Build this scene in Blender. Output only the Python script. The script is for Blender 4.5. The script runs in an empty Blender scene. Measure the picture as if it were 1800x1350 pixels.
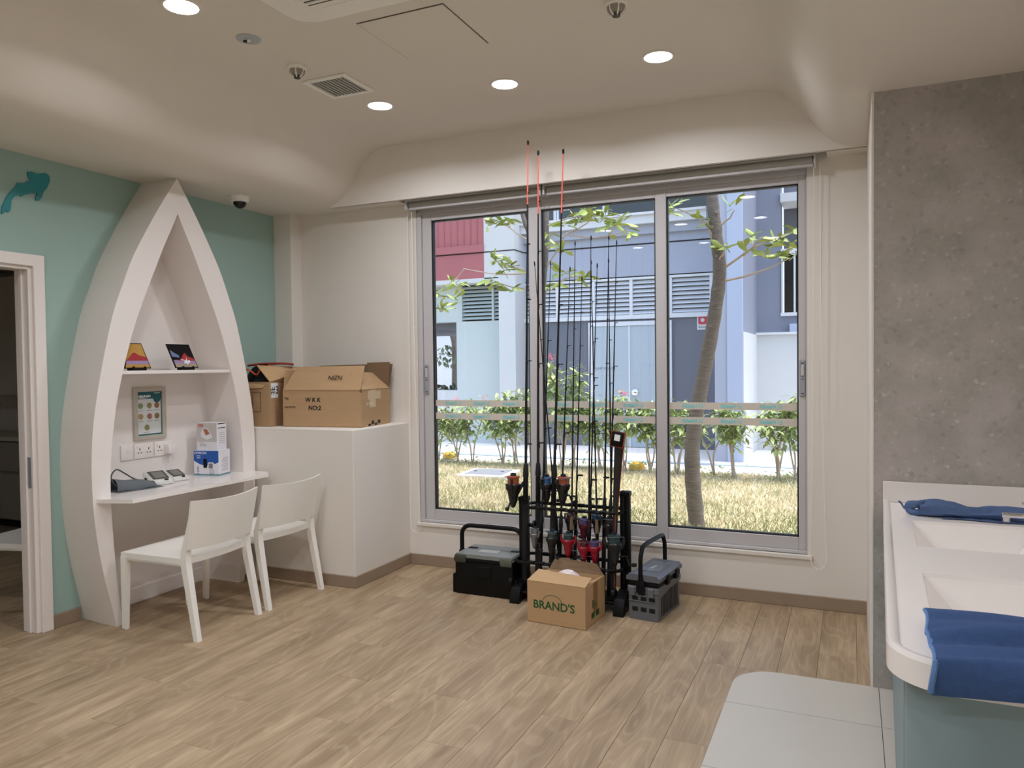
import bpy, bmesh, math, random
import numpy as np
from mathutils import Vector, Matrix
random.seed(7); rng = np.random.default_rng(7)
scene = bpy.context.scene
COL = scene.collection
PI = math.pi

# ------------------------------------------------------------------ camera
def camera():
    yaw, pit, rol, f = -0.4214, -0.025279, -0.011337, 1334.34
    cy, sy = math.cos(yaw), math.sin(yaw)
    fw = Vector((sy * math.cos(pit), cy * math.cos(pit), math.sin(pit)))
    r = Vector((cy, -sy, 0)); u = r.cross(fw)
    r2 = math.cos(rol) * r + math.sin(rol) * u
    u2 = -math.sin(rol) * r + math.cos(rol) * u
    cd = bpy.data.cameras.new('camera'); cd.sensor_fit = 'HORIZONTAL'; cd.sensor_width = 36
    cd.lens = 36 * f / 1800; cd.clip_start = 0.05; cd.clip_end = 200
    co = bpy.data.objects.new('camera', cd); COL.objects.link(co)
    m = Matrix((r2, u2, -fw)).transposed().to_4x4(); m.translation = (0, 0, 1.55)
    co.matrix_world = m; scene.camera = co
camera()
# ------------------------------------------------------------------ sky, sun, exposure
w = bpy.data.worlds.new('sky'); scene.world = w; w.use_nodes = True
nt = w.node_tree; bg = nt.nodes['Background']
sky = nt.nodes.new('ShaderNodeTexSky'); sky.sky_type = 'NISHITA'; sky.sun_disc = False
sky.sun_elevation = math.radians(77); sky.sun_rotation = math.radians(95); sky.dust_density = 2.5; sky.air_density = 1.2
nt.links.new(sky.outputs[0], bg.inputs[0]); bg.inputs[1].default_value = 0.56
sl = bpy.data.lights.new('sun', 'SUN'); sl.energy = 3.1; sl.angle = 0.02; sl.color = (1, .95, .87)
so = bpy.data.objects.new('sun', sl); COL.objects.link(so)
so.rotation_euler = Vector((0.13, 0.15, 0.97)).to_track_quat('Z', 'Y').to_euler()
vs = scene.view_settings; vs.view_transform = 'Standard'; vs.look = 'None'; vs.gamma = 1.0; vs.use_curve_mapping = False
vs.exposure = 0.0
LAMP = 14.0            # radiance of the downlight diffusers
LAMPW = 10.0            # watts given off by each downlight
try:
    scene.cycles.use_denoising = True
    scene.cycles.max_bounces = 10; scene.cycles.diffuse_bounces = 6; scene.cycles.glossy_bounces = 4
    scene.cycles.transparent_max_bounces = 16
except Exception: pass

# ------------------------------------------------------------------ materials
def lin(c): return tuple(((v / 255) / 12.92 if v / 255 <= .04045 else ((v / 255 + .055) / 1.055) ** 2.4) for v in c)
def M(name, col, rough=.5, metal=0., var=.06, scale=6., bump=0., bscale=60., spec=.5, stretch=None, rgb=True, coat=0., per=0.):
    """principled surface whose colour wanders a little with a noise, plus fine relief"""
    if rgb: col = lin(col)
    m = bpy.data.materials.new(name); m.use_nodes = True
    n = m.node_tree.nodes; l = m.node_tree.links; p = n['Principled BSDF']
    p.inputs['Roughness'].default_value = rough; p.inputs['Metallic'].default_value = metal
    p.inputs['Specular IOR Level'].default_value = spec; p.inputs['Coat Weight'].default_value = coat
    tc = n.new('ShaderNodeTexCoord'); src = tc.outputs['Object']
    if stretch:
        mp = n.new('ShaderNodeMapping'); mp.inputs['Scale'].default_value = stretch; l.new(src, mp.inputs[0]); src = mp.outputs[0]
    no = n.new('ShaderNodeTexNoise'); no.inputs['Scale'].default_value = scale; no.inputs['Detail'].default_value = 4
    l.new(src, no.inputs['Vector'])
    mx = n.new('ShaderNodeMix'); mx.data_type = 'RGBA'
    mx.inputs[6].default_value = tuple(max(0, c * (1 - var)) for c in col) + (1,)
    mx.inputs[7].default_value = tuple(min(1, c * (1 + var)) for c in col) + (1,)
    l.new(no.outputs['Fac'], mx.inputs[0]); out = mx.outputs[2]
    if per:
        oi = n.new('ShaderNodeObjectInfo'); hs = n.new('ShaderNodeHueSaturation')
        mr = n.new('ShaderNodeMapRange'); mr.inputs[3].default_value = 1 - per; mr.inputs[4].default_value = 1 + per
        l.new(oi.outputs['Random'], mr.inputs[0]); l.new(mr.outputs[0], hs.inputs['Value']); l.new(out, hs.inputs['Color']); out = hs.outputs[0]
    l.new(out, p.inputs['Base Color'])
    if bump:
        nb = n.new('ShaderNodeTexNoise'); nb.inputs['Scale'].default_value = bscale; nb.inputs['Detail'].default_value = 3
        l.new(src, nb.inputs['Vector'])
        b = n.new('ShaderNodeBump'); b.inputs['Strength'].default_value = bump; b.inputs['Distance'].default_value = .01
        l.new(nb.outputs['Fac'], b.inputs['Height']); l.new(b.outputs[0], p.inputs['Normal'])
    return m
def emit(name, col, s):
    m = bpy.data.materials.new(name); m.use_nodes = True; n = m.node_tree.nodes
    p = n['Principled BSDF']; p.inputs['Base Color'].default_value = (.9, .9, .9, 1)
    p.inputs['Emission Color'].default_value = tuple(col) + (1,); p.inputs['Emission Strength'].default_value = s
    return m

def wood_floor():
    m = bpy.data.materials.new('oak_vinyl'); m.use_nodes = True
    n = m.node_tree.nodes; l = m.node_tree.links; p = n['Principled BSDF']
    tc = n.new('ShaderNodeTexCoord'); oi = n.new('ShaderNodeObjectInfo')
    mul = n.new('ShaderNodeVectorMath'); mul.operation = 'SCALE'; mul.inputs[0].default_value = (17, 31, 5)
    l.new(oi.outputs['Random'], mul.inputs['Scale'])
    add = n.new('ShaderNodeVectorMath'); l.new(tc.outputs['Object'], add.inputs[0]); l.new(mul.outputs[0], add.inputs[1])
    def noise(sc, scale, detail=4, dist=0):
        mp = n.new('ShaderNodeMapping'); mp.inputs['Scale'].default_value = sc; l.new(add.outputs[0], mp.inputs[0])
        no = n.new('ShaderNodeTexNoise'); no.inputs['Scale'].default_value = scale; no.inputs['Detail'].default_value = detail
        no.inputs['Distortion'].default_value = dist; l.new(mp.outputs[0], no.inputs['Vector']); return no
    broad = noise((1, .16, 1), 9, 3, .6); fine = noise((1, .03, 1), 90, 3, .2); cath = noise((1, .22, 1), 5, 2, .4)
    r1 = n.new('ShaderNodeValToRGB'); e = r1.color_ramp.elements
    e[0].position = .3; e[0].color = lin((142, 120, 93)) + (1,); e[1].position = .72; e[1].color = lin((177, 154, 124)) + (1,)
    l.new(broad.outputs['Fac'], r1.inputs[0])
    # cathedral rings: a wave of the low noise
    sn = n.new('ShaderNodeMath'); sn.operation = 'MULTIPLY'; sn.inputs[1].default_value = 70; l.new(cath.outputs['Fac'], sn.inputs[0])
    si = n.new('ShaderNodeMath'); si.operation = 'SINE'; l.new(sn.outputs[0], si.inputs[0])
    mr = n.new('ShaderNodeMapRange'); mr.inputs[1].default_value = .2; mr.inputs[2].default_value = 1; mr.inputs[4].default_value = .17
    l.new(si.outputs[0], mr.inputs[0])
    m1 = n.new('ShaderNodeMix'); m1.data_type = 'RGBA'; m1.inputs[7].default_value = lin((208, 188, 158)) + (1,)
    l.new(mr.outputs[0], m1.inputs[0]); l.new(r1.outputs[0], m1.inputs[6])
    r2 = n.new('ShaderNodeMapRange'); r2.inputs[1].default_value = .35; r2.inputs[2].default_value = .65; r2.inputs[3].default_value = .9; r2.inputs[4].default_value = 1.06
    l.new(fine.outputs['Fac'], r2.inputs[0])
    hs = n.new('ShaderNodeHueSaturation'); l.new(m1.outputs[2], hs.inputs['Color'])
    mr2 = n.new('ShaderNodeMapRange'); mr2.inputs[3].default_value = .96; mr2.inputs[4].default_value = 1.04; l.new(oi.outputs['Random'], mr2.inputs[0])
    mm = n.new('ShaderNodeMath'); mm.operation = 'MULTIPLY'; l.new(mr2.outputs[0], mm.inputs[0]); l.new(r2.outputs[0], mm.inputs[1])
    l.new(mm.outputs[0], hs.inputs['Value']); l.new(hs.outputs[0], p.inputs['Base Color'])
    p.inputs['Roughness'].default_value = .46; p.inputs['Specular IOR Level'].default_value = .4
    b = n.new('ShaderNodeBump'); b.inputs['Strength'].default_value = .08; b.inputs['Distance'].default_value = .002
    l.new(fine.outputs['Fac'], b.inputs['Height']); l.new(b.outputs[0], p.inputs['Normal'])
    return m
def pearl():
    m = bpy.data.materials.new('pearl_mosaic'); m.use_nodes = True
    n = m.node_tree.nodes; l = m.node_tree.links; p = n['Principled BSDF']
    tc = n.new('ShaderNodeTexCoord')
    vo = n.new('ShaderNodeTexVoronoi'); vo.inputs['Scale'].default_value = 55; l.new(tc.outputs['Object'], vo.inputs['Vector'])
    no = n.new('ShaderNodeTexNoise'); no.inputs['Scale'].default_value = 5; no.inputs['Detail'].default_value = 5; l.new(tc.outputs['Object'], no.inputs['Vector'])
    rp = n.new('ShaderNodeValToRGB'); e = rp.color_ramp.elements
    e[0].position = .3; e[0].color = lin((160, 156, 148)) + (1,); e[1].position = .7; e[1].color = lin((184, 176, 172)) + (1,)
    l.new(no.outputs['Fac'], rp.inputs[0])
    sep = n.new('ShaderNodeSeparateColor'); l.new(vo.outputs['Color'], sep.inputs[0])
    gt = n.new('ShaderNodeMapRange'); gt.inputs[1].default_value = .9; gt.inputs[2].default_value = 1.; gt.inputs[4].default_value = .35; l.new(sep.outputs[0], gt.inputs[0])
    dk = n.new('ShaderNodeMix'); dk.data_type = 'RGBA'; dk.inputs[7].default_value = lin((128, 122, 116)) + (1,)
    l.new(gt.outputs[0], dk.inputs[0]); l.new(rp.outputs[0], dk.inputs[6])
    g2 = n.new('ShaderNodeMapRange'); g2.inputs[1].default_value = .93; g2.inputs[2].default_value = 1.; g2.inputs[4].default_value = .35; l.new(sep.outputs[1], g2.inputs[0])
    lt = n.new('ShaderNodeMix'); lt.data_type = 'RGBA'; lt.inputs[7].default_value = lin((226, 222, 216)) + (1,)
    l.new(g2.outputs[0], lt.inputs[0]); l.new(dk.outputs[2], lt.inputs[6]); l.new(lt.outputs[2], p.inputs['Base Color'])
    ro = n.new('ShaderNodeMapRange'); ro.inputs[3].default_value = .18; ro.inputs[4].default_value = .55; l.new(sep.outputs[2], ro.inputs[0]); l.new(ro.outputs[0], p.inputs['Roughness'])
    b = n.new('ShaderNodeBump'); b.inputs['Strength'].default_value = .25; b.inputs['Distance'].default_value = .004
    l.new(sep.outputs[1], b.inputs['Height']); l.new(b.outputs[0], p.inputs['Normal'])
    return m
def glass(name, tint=(1, 1, 1), dirt=0.):
    m = bpy.data.materials.new(name); m.use_nodes = True
    n = m.node_tree.nodes; l = m.node_tree.links; n.remove(n['Principled BSDF'])
    tr = n.new('ShaderNodeBsdfTransparent'); tr.inputs[0].default_value = tuple(tint) + (1,)
    gl = n.new('ShaderNodeBsdfGlossy'); gl.inputs['Roughness'].default_value = .0
    fr = n.new('ShaderNodeFresnel'); fr.inputs[0].default_value = 1.45
    mx = n.new('ShaderNodeMixShader'); l.new(fr.outputs[0], mx.inputs[0]); l.new(tr.outputs[0], mx.inputs[1]); l.new(gl.outputs[0], mx.inputs[2])
    l.new(mx.outputs[0], n['Material Output'].inputs[0]); return m
def lawn_mat():
    m = bpy.data.materials.new('grass_blades'); m.use_nodes = True
    n = m.node_tree.nodes; l = m.node_tree.links; p = n['Principled BSDF']
    g = n.new('ShaderNodeNewGeometry')
    no = n.new('ShaderNodeTexNoise'); no.inputs['Scale'].default_value = 1.1; no.inputs['Detail'].default_value = 3; l.new(g.outputs['Position'], no.inputs['Vector'])
    ad = n.new('ShaderNodeMath'); ad.operation = 'ADD'; l.new(no.outputs['Fac'], ad.inputs[0])
    sc = n.new('ShaderNodeMath'); sc.operation = 'MULTIPLY_ADD'; sc.inputs[1].default_value = .6; sc.inputs[2].default_value = -.3
    l.new(g.outputs['Random Per Island'], sc.inputs[0]); l.new(sc.outputs[0], ad.inputs[1])
    # greener towards the house wall, the shade of the eaves painted into the colour
    sx = n.new('ShaderNodeSeparateXYZ'); l.new(g.outputs['Position'], sx.inputs[0])
    mr = n.new('ShaderNodeMapRange'); mr.inputs[1].default_value = 6.6; mr.inputs[2].default_value = 8.6; mr.inputs[3].default_value = -.2; mr.inputs[4].default_value = .1
    l.new(sx.outputs['Y'], mr.inputs[0]); a2 = n.new('ShaderNodeMath'); l.new(ad.outputs[0], a2.inputs[0]); l.new(mr.outputs[0], a2.inputs[1])
    r = n.new('ShaderNodeValToRGB'); e = r.color_ramp.elements
    e[0].position = .22; e[0].color = lin((122, 136, 84)) + (1,); e[1].position = .8; e[1].color = lin((222, 210, 182)) + (1,)
    x = e.new(.45); x.color = lin((176, 176, 132)) + (1,); x = e.new(.62); x.color = lin((205, 194, 162)) + (1,)
    l.new(a2.outputs[0], r.inputs[0]); l.new(r.outputs[0], p.inputs['Base Color'])
    p.inputs['Roughness'].default_value = .7; return m

WALL = M('wall_paint', (228, 222, 214), .7, bump=.02, bscale=180, var=.015)
CEIL = M('ceiling_paint', (226, 219, 209), .75, var=.015)
TEAL = M('teal_paint', (156, 184, 176), .65, var=.02)
WHITE = M('white_lacquer', (236, 229, 224), .38, var=.012)
BOARD = M('white_solid_surface', (238, 232, 228), .16, var=.01)
PLAST = M('white_plastic', (244, 241, 234), .35, var=.015)
SKIRT = M('taupe_skirting', (150, 131, 112), .5, var=.08, stretch=(1, 1, 8))
OAK = wood_floor()
TILE = M('porcelain_tile', (196, 190, 180), .4, var=.05, scale=3)
GROUT = M('grout', (120, 110, 98), .8)
PEARL = pearl()
ALU = M('window_aluminium', (196, 193, 194), .42, metal=.0, var=.02)
ALUD = M('blind_aluminium', (168, 166, 160), .45, var=.03)
GASK = M('black_gasket', (16, 16, 18), .5)
GLASS = glass('window_glass')
FROST = M('frosted_film', (214, 204, 192), .6, var=.02)
CYAN = M('cyan_print', (116, 216, 220), .6)
BLACK = M('black_plastic', (9, 9, 10), .5, var=.2, spec=.22)
BLACKM = M('black_metal', (8, 8, 9), .42, var=.2, spec=.3)
GREYP = M('slate_grey_plastic', (98, 101, 108), .45, var=.05, bump=.05, bscale=300)
LIDG = M('lid_grey', (128, 132, 128), .4, var=.05)
DARK = M('dark_void', (10, 10, 10), .8)
CARD = M('cardboard', (178, 145, 108), .75, var=.09, scale=9, stretch=(1, 1, 6))
CARD2 = M('pale_cardboard', (190, 156, 116), .75, var=.06, scale=9, stretch=(1, 1, 6))
CARDI = M('cardboard_inside', (120, 96, 70), .8, var=.1)
TAPE = M('clear_tape', (206, 184, 150), .12, var=.1)
INK = M('marker_ink', (28, 22, 20), .6)
GREEN = M('green_print', (24, 84, 42), .6)
CHROME = M('chrome', (220, 220, 222), .08, metal=1., var=.01)
TOWEL = M('blue_towel', (56, 84, 132), .95, var=.16, scale=60, bump=.5, bscale=420)
CLOTH = M('blue_cloth', (78, 100, 140), .9, var=.1, scale=40, bump=.2, bscale=300)
CABT = M('teal_laminate', (124, 144, 148), .5, var=.02)
BARK = M('bark', (108, 100, 92), .9, var=.6, scale=12, bump=.8, bscale=30, stretch=(1, 1, 5))
SCAR = M('leaf_scar_bark', (140, 130, 120), .9, var=.3)
TWIG = M('twig', (176, 160, 146), .8, var=.2)
LEAF = M('leaf', (146, 162, 80), .5, var=.35, scale=14, per=.35)
LEAFD = M('shrub_leaf', (164, 180, 112), .5, var=.4, scale=7)
REDF = M('red_flower', (206, 78, 84), .6, var=.2)
LAWN = lawn_mat()
SOIL = M('dry_soil', (186, 172, 134), .9, var=.25, scale=5)
PAVE = M('concrete_path', (214, 212, 208), .85, var=.07, scale=1.5)
KERB = M('drain_kerb', (150, 168, 180), .8, var=.08)
FAC = M('lavender_render', (158, 163, 178), .85, var=.05, scale=.8)
FACD = M('slate_render', (104, 107, 117), .85, var=.05, scale=.8)
FACM = M('mid_lavender_render', (124, 130, 146), .85, var=.05, scale=.8)
FACL = M('pale_blue_render', (164, 174, 196), .85, var=.04, scale=.8)
FACW = M('white_render', (192, 194, 195), .85, var=.04, scale=.8)
FACR = M('dusty_red_cladding', (160, 94, 98), .7, var=.07, scale=2)
FACG = M('pale_grey_render', (182, 191, 190), .85, var=.04, scale=.8)
LOUV = M('louvre_white', (204, 206, 210), .5, var=.02)
DOORM = M('pale_door_paint', (166, 177, 184), .5, var=.03)
PANED = M('dark_pane', (36, 44, 48), .1, var=.2)
REDS = M('sign_red', (190, 44, 60), .5)
YEL = M('yellow_paint', (226, 178, 60), .5, var=.1)
STEEL = M('galvanised_steel', (150, 154, 160), .5, metal=.4, var=.15)

# ------------------------------------------------------------------ mesh tools
class B:
    def __init__(s): s.bm = bmesh.new()
    def _faces(s, vs, fs):
        v = [s.bm.verts.new(p) for p in vs]
        for f in fs:
            try: s.bm.faces.new([v[i] for i in f])
            except ValueError: pass
        return v
    def box(s, lo, hi, bev=0., seg=2, m=None):
        x0, y0, z0 = lo; x1, y1, z1 = hi
        P = [(x0, y0, z0), (x1, y0, z0), (x1, y1, z0), (x0, y1, z0), (x0, y0, z1), (x1, y0, z1), (x1, y1, z1), (x0, y1, z1)]
        if m is not None: P = [m @ Vector(p) for p in P]
        v = s._faces(P, [(0, 3, 2, 1), (4, 5, 6, 7), (0, 1, 5, 4), (1, 2, 6, 5), (2, 3, 7, 6), (3, 0, 4, 7)])
        if bev:
            es = list({e for q in v for e in q.link_edges})
            bmesh.ops.bevel(s.bm, geom=es, offset=bev, segments=seg, affect='EDGES', profile=.5)
        return s
    def prism(s, pts, ax, a, b, m=None):
        """polygon pts (2-D) extruded along axis ax from a to b"""
        def P(p, t):
            q = {'x': (t, p[0], p[1]), 'y': (p[0], t, p[1]), 'z': (p[0], p[1], t)}[ax]
            return m @ Vector(q) if m is not None else q
        n = len(pts)
        s._faces([P(p, a) for p in pts] + [P(p, b) for p in pts],
                 [tuple(range(n)), tuple(range(2 * n - 1, n - 1, -1))] + [(i, (i + 1) % n, n + (i + 1) % n, n + i) for i in range(n)])
        bmesh.ops.recalc_face_normals(s.bm, faces=s.bm.faces); return s
    def tube(s, pts, r, n=8, closed=False, flat=1.):
        pts = [Vector(p) for p in pts]; k = len(pts); rr = r if isinstance(r, (list, tuple)) else [r] * k
        rings = []; up = None
        for i, p in enumerate(pts):
            a = pts[i - 1] if (i > 0 or closed) else p; c = pts[(i + 1) % k] if (i < k - 1 or closed) else p
            t = (c - a).normalized()
            if up is None: up = Vector((0, 0, 1)) if abs(t.z) < .9 else Vector((0, 1, 0))
            x = t.cross(up)
            if x.length < 1e-5: x = t.orthogonal()
            x.normalize(); y = x.cross(t); up = y
            rings.append([s.bm.verts.new(p + rr[i] * (math.cos(2 * PI * j / n) * x + flat * math.sin(2 * PI * j / n) * y)) for j in range(n)])
        for i in range(k if closed else k - 1):
            A, C = rings[i], rings[(i + 1) % k]
            for j in range(n):
                try: s.bm.faces.new((A[j], A[(j + 1) % n], C[(j + 1) % n], C[j]))
                except ValueError: pass
        if not closed:
            s.bm.faces.new(rings[0][::-1]); s.bm.faces.new(rings[-1])
        return s
    def lathe(s, prof, n=20, m=None):
        m = m or Matrix(); rings = []
        for r, z in prof:
            rings.append([s.bm.verts.new(m @ Vector((max(r, 1e-5) * math.cos(2 * PI * j / n), max(r, 1e-5) * math.sin(2 * PI * j / n), z))) for j in range(n)])
        for A, C in zip(rings, rings[1:]):
            for j in range(n): s.bm.faces.new((A[j], A[(j + 1) % n], C[(j + 1) % n], C[j]))
        s.bm.faces.new(rings[0][::-1]); s.bm.faces.new(rings[-1]); return s
    def grid(s, f, nu, nv):
        v = [[s.bm.verts.new(f(i / nu, j / nv)) for j in range(nv + 1)] for i in range(nu + 1)]
        for i in range(nu):
            for j in range(nv): s.bm.faces.new((v[i][j], v[i + 1][j], v[i + 1][j + 1], v[i][j + 1]))
        return s
    def mesh(s, name, smooth=35):
        bmesh.ops.recalc_face_normals(s.bm, faces=s.bm.faces)
        me = bpy.data.meshes.new(name); s.bm.to_mesh(me); s.bm.free()
        if smooth:
            for p in me.polygons: p.use_smooth = True
            try: me.set_sharp_from_angle(angle=math.radians(smooth))
            except Exception: pass
        return me
    def done(s, name, mat, parent=None, world=False, smooth=35, **k):
        me = s.mesh(name, smooth); me.materials.append(mat); return obj(name, me, parent, world, **k)
PM = {}
def obj(name, me, parent=None, world=False, loc=None, rot=None, kind=None, label=None):
    o = bpy.data.objects.new(name, me); COL.objects.link(o)
    if parent is not None:
        o.parent = parent
        if world: o.matrix_parent_inverse = PM.get(parent.name, Matrix()).inverted()
    if loc is not None: o.location = loc
    if rot is not None: o.rotation_euler = rot
    if kind: o['kind'] = kind
    if label: o['label'] = label
    return o
def thing(name, label, cat, loc=(0, 0, 0), rz=0., group=None):
    o = bpy.data.objects.new(name, None); COL.objects.link(o); o.empty_display_size = .1
    o.location = loc; o.rotation_euler = (0, 0, rz); o['label'] = label; o['category'] = cat
    if group: o['group'] = group
    PM[o.name] = Matrix.Translation(loc) @ Matrix.Rotation(rz, 4, 'Z')
    return o
def tag(o, label, cat, group=None):
    o['label'] = label; o['category'] = cat
    if group: o['group'] = group
    return o
def struct(o, label=None):
    o['kind'] = 'structure'
    if label: o['label'] = label
    return o
def text_mesh(s, size, ext=.0004, shear=0., align='CENTER', bold=0.):
    c = bpy.data.curves.new('lettering', 'FONT'); c.body = s; c.size = size; c.extrude = ext; c.shear = shear; c.align_x = align; c.align_y = 'CENTER'
    c.resolution_u = 3; c.offset = bold
    o = bpy.data.objects.new('lettering', c); COL.objects.link(o); dg = bpy.context.evaluated_depsgraph_get(); dg.update()
    me = bpy.data.meshes.new_from_object(o.evaluated_get(dg)); bpy.data.objects.remove(o); bpy.data.curves.remove(c); return me
def text(s, size, mat, mtx, parent, name='lettering', **k):
    me = text_mesh(s, size, **k); me.transform(mtx); me.materials.clear(); me.materials.append(mat); return obj(name, me, parent)
def basis(o, x, y, z): 
    m = Matrix((x, y, z)).transposed().to_4x4(); m.translation = o; return m
def interp(tab, z):
    for (a, b), (c, d) in zip(tab, tab[1:]):
        if a <= z <= c: return b + (d - b) * (z - a) / (c - a)
    return tab[0][1] if z < tab[0][0] else tab[-1][1]
def smooth_tab(tab, n):
    """Catmull-Rom through (x, y) points"""
    out = []
    for i in range(len(tab) - 1):
        p0 = tab[max(i - 1, 0)]; p1 = tab[i]; p2 = tab[i + 1]; p3 = tab[min(i + 2, len(tab) - 1)]
        for j in range(n):
            t = j / n
            out.append(tuple(.5 * (2 * p1[k] + (p2[k] - p0[k]) * t + (2 * p0[k] - 5 * p1[k] + 4 * p2[k] - p3[k]) * t * t + (3 * p1[k] - p0[k] - 3 * p2[k] + p3[k]) * t ** 3) for k in range(len(p1))))
    out.append(tuple(tab[-1])); return out
XL, YW, YP, XP, ZC, ZL, YB = -4.37, 5.08, 3.954, .085, 3.21, 2.80, 4.90
YR = -2.2; XR = .78

# ================================================================== THE ROOM
# floor: slab, oak planks, tiled corner
slab = struct(B().box((XL - .12, YR, -.12), (XR + .9, YW + .2, -.006)).done('floor', GROUT, smooth=0), 'pale oak vinyl plank floor with a tiled corner by the vanity')
PW, PL = .183, 1.22
cut = {}
TX, TY, TR = -.53, 3.955, .2
def plank(x0, y0, x1, y1):
    key = (round(x1 - x0, 3), round(y1 - y0, 3))
    if key not in cut:
        b = B(); a, c = key; g = .0006
        b.box((g, g, -.006), (a - g, c - g, 0), .0008, 1); cut[key] = b.mesh('plank', 0); cut[key].materials.append(OAK)
    return obj('plank', cut[key], slab, loc=(x0, y0, 0))
i = 0; x = XL
while x < XR:
    off = (i * .407) % PL; y = YR - off
    while y < YW:
        a, c, d, e = max(x, XL), max(y, YR), min(x + PW, XR), min(y + PL, YW)
        if e - c > .02:
            if d <= TX + .001 or c >= TY: plank(a, c, d, e)
            elif a >= TX:
                if e > TY: plank(a, max(c, TY), d, e)
            else:
                if e > TY:
                    plank(a, max(c, TY), d, e)
                if c < TY: plank(a, c, TX, min(e, TY))
        y += PL
    x += PW; i += 1
# tiles (proud by nothing, dark joints, rounded free corner)
def tile(pts): B().prism(pts, 'z', -.006, .0005).done('floor_tile', TILE, slab, smooth=0)
g = .0015
arc = [(TX + TR - TR * math.cos(a), TY - TR + TR * math.sin(a)) for a in np.linspace(0, PI / 2, 9)]
tile([(TX, 3.525 + g)] + arc + [(.115 - g, TY), (.115 - g, 3.525 + g)])
B().prism([(TX, TY)] + arc[::-1], 'z', -.006, 0).done('plank', OAK, slab, smooth=0)
tile([(.115 + g, 3.525 + g), (.115 + g, TY), (XR, TY), (XR, 3.525 + g)])
for k in range(4):
    y1 = 3.525 - .6 * k - g; y0 = y1 - .6 + 2 * g
    tile([(TX, y0), (TX, y1), (.115 - g, y1), (.115 - g, y0)]); tile([(.115 + g, y0), (.115 + g, y1), (XR, y1), (XR, y0)])
yy = 3.525 - 2.4
tile([(TX, YR), (TX, yy - g), (XR, yy - g), (XR, YR)])
# ceiling: one long wave, low at both sides, high and flat in the middle
prof = smooth_tab([(XL, 2.80), (-4.1, 2.797), (-3.88, 2.80), (-3.74, 2.815), (-3.63, 2.865), (-3.53, 2.97), (-3.46, 3.08), (-3.366, 3.168), (-3.25, 3.204), (-3.1, ZC)], 5)
prof += smooth_tab([(-.56, ZC), (-.47, 3.203), (-.402, 3.177), (-.337, 3.119), (-.241, 3.0), (-.163, 2.9), (-.085, 2.838), (0, 2.81), (.1, 2.80), (.4, 2.80), (XR + .9, 2.80)], 5)
cl = B()
cl.prism(prof + [(XR + .9, 3.3), (XL, 3.3)], 'y', YR, YB + .02)
cl.box((XL, YB + .02, ZL), (-3.14, YW + .1, 2.9)); cl.box((-.14, YB + .02, ZL), (XR + .5, YW + .1, 2.9))
struct(cl.done('ceiling', CEIL, smooth=50), 'off-white ceiling with a raised flat centre and wavy lowered sides')
band = [p for p in prof if -3.76 < p[0] < .1]
bb = B(); bb.prism([(-3.76, ZL), (.1, ZL)] + [(p[0], p[1] + .01) for p in band[::-1]], 'y', YB, YB + .03)
bb.box((-3.14, YB + .03, 2.93), (-.14, YW + .1, 2.95))
struct(bb.done('trim_1', WALL, smooth=0), 'plain fascia band above the window hiding the blind pocket')
roof = struct(B().box((-9.2, YR - .3, 3.31), (2.2, YW + .95, 3.5)).done('roof', PAVE, smooth=0), 'flat concrete roof slab, unseen, its eaves added to keep sun off the window')  # unseen slab added to stop sky light leaking in; eaves cut off direct sun
# left wall with its doorway
DY0, DY1, DZ = 1.98, 2.92, 2.165
lw = B(); t = .12
lw.box((XL - t, YR, 0), (XL, DY0, 3.0)); lw.box((XL - t, DY1, 0), (XL, YW + .1, 3.0)); lw.box((XL - t, DY0, DZ), (XL, DY1, 3.0))
struct(lw.done('wall_left', TEAL, smooth=0), 'sea-green painted wall behind the boat shaped shelf')
struct(B().box((XL, 4.955, 0), (-4.19, YW + .02, ZL + .05), .004).done('wall_corner', WALL, smooth=0), 'narrow off-white boxed column in the far corner')
# window wall
WX0, WX1, WZ0, WZ1 = -3.075, -.255, .335, 2.80
bw = B()
bw.box((XL - t, YW, 0), (WX0, YW + .2, 3.3)); bw.box((WX1, YW, 0), (XR + .9, YW + .2, 3.3)); bw.box((WX0, YW, 0), (WX1, YW + .2, WZ0)); bw.box((WX0, YW, WZ1), (WX1, YW + .2, 3.3))
struct(bw.done('wall_back', WALL, smooth=0), 'off-white window wall facing the garden')
struct(B().box((WX0 - .02, YW - .018, WZ0 - .03), (WX1 + .03, YW + .03, WZ0), .006).done('trim_2', WALL, smooth=0), 'thin off-white window sill ledge')
struct(B().box((XP, YP, 0), (XR + .9, YW, ZL + .03)).done('wall_right', PEARL, smooth=0), 'grey mother-of-pearl mosaic wall behind the vanity')
struct(B().box((XP - .003, YP + .02, 0), (XP, YW, ZL)).done('wall_right_return', WALL, smooth=0), 'off-white side of the mosaic wall beside the window')
struct(B().box((XP - .004, YP - .003, 0), (XP + .008, YP + .02, ZL), .002, 1).done('trim_3', WHITE, smooth=0), 'slim white corner bead of the mosaic wall')
struct(B().box((XR, YR, 0), (XR + .15, YP, ZL + .03)).done('wall_vanity', WALL, smooth=0), 'off-white wall along the back of the vanity')
struct(B().box((XL - t, YR - .15, 0), (XR + .9, YR, 3.3)).done('wall_front', WALL, smooth=0), 'off-white wall closing the room behind the viewer')
# boxed ledge in the corner
LX, LY, LZ = -3.17, 4.356, 1.107
ledge = struct(B().box((XL, LY, 0), (LX, YW, LZ), .004, 1).done('wall_ledge', WALL, smooth=0), 'white boxed-in ledge in the corner carrying cardboard boxes')
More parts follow.
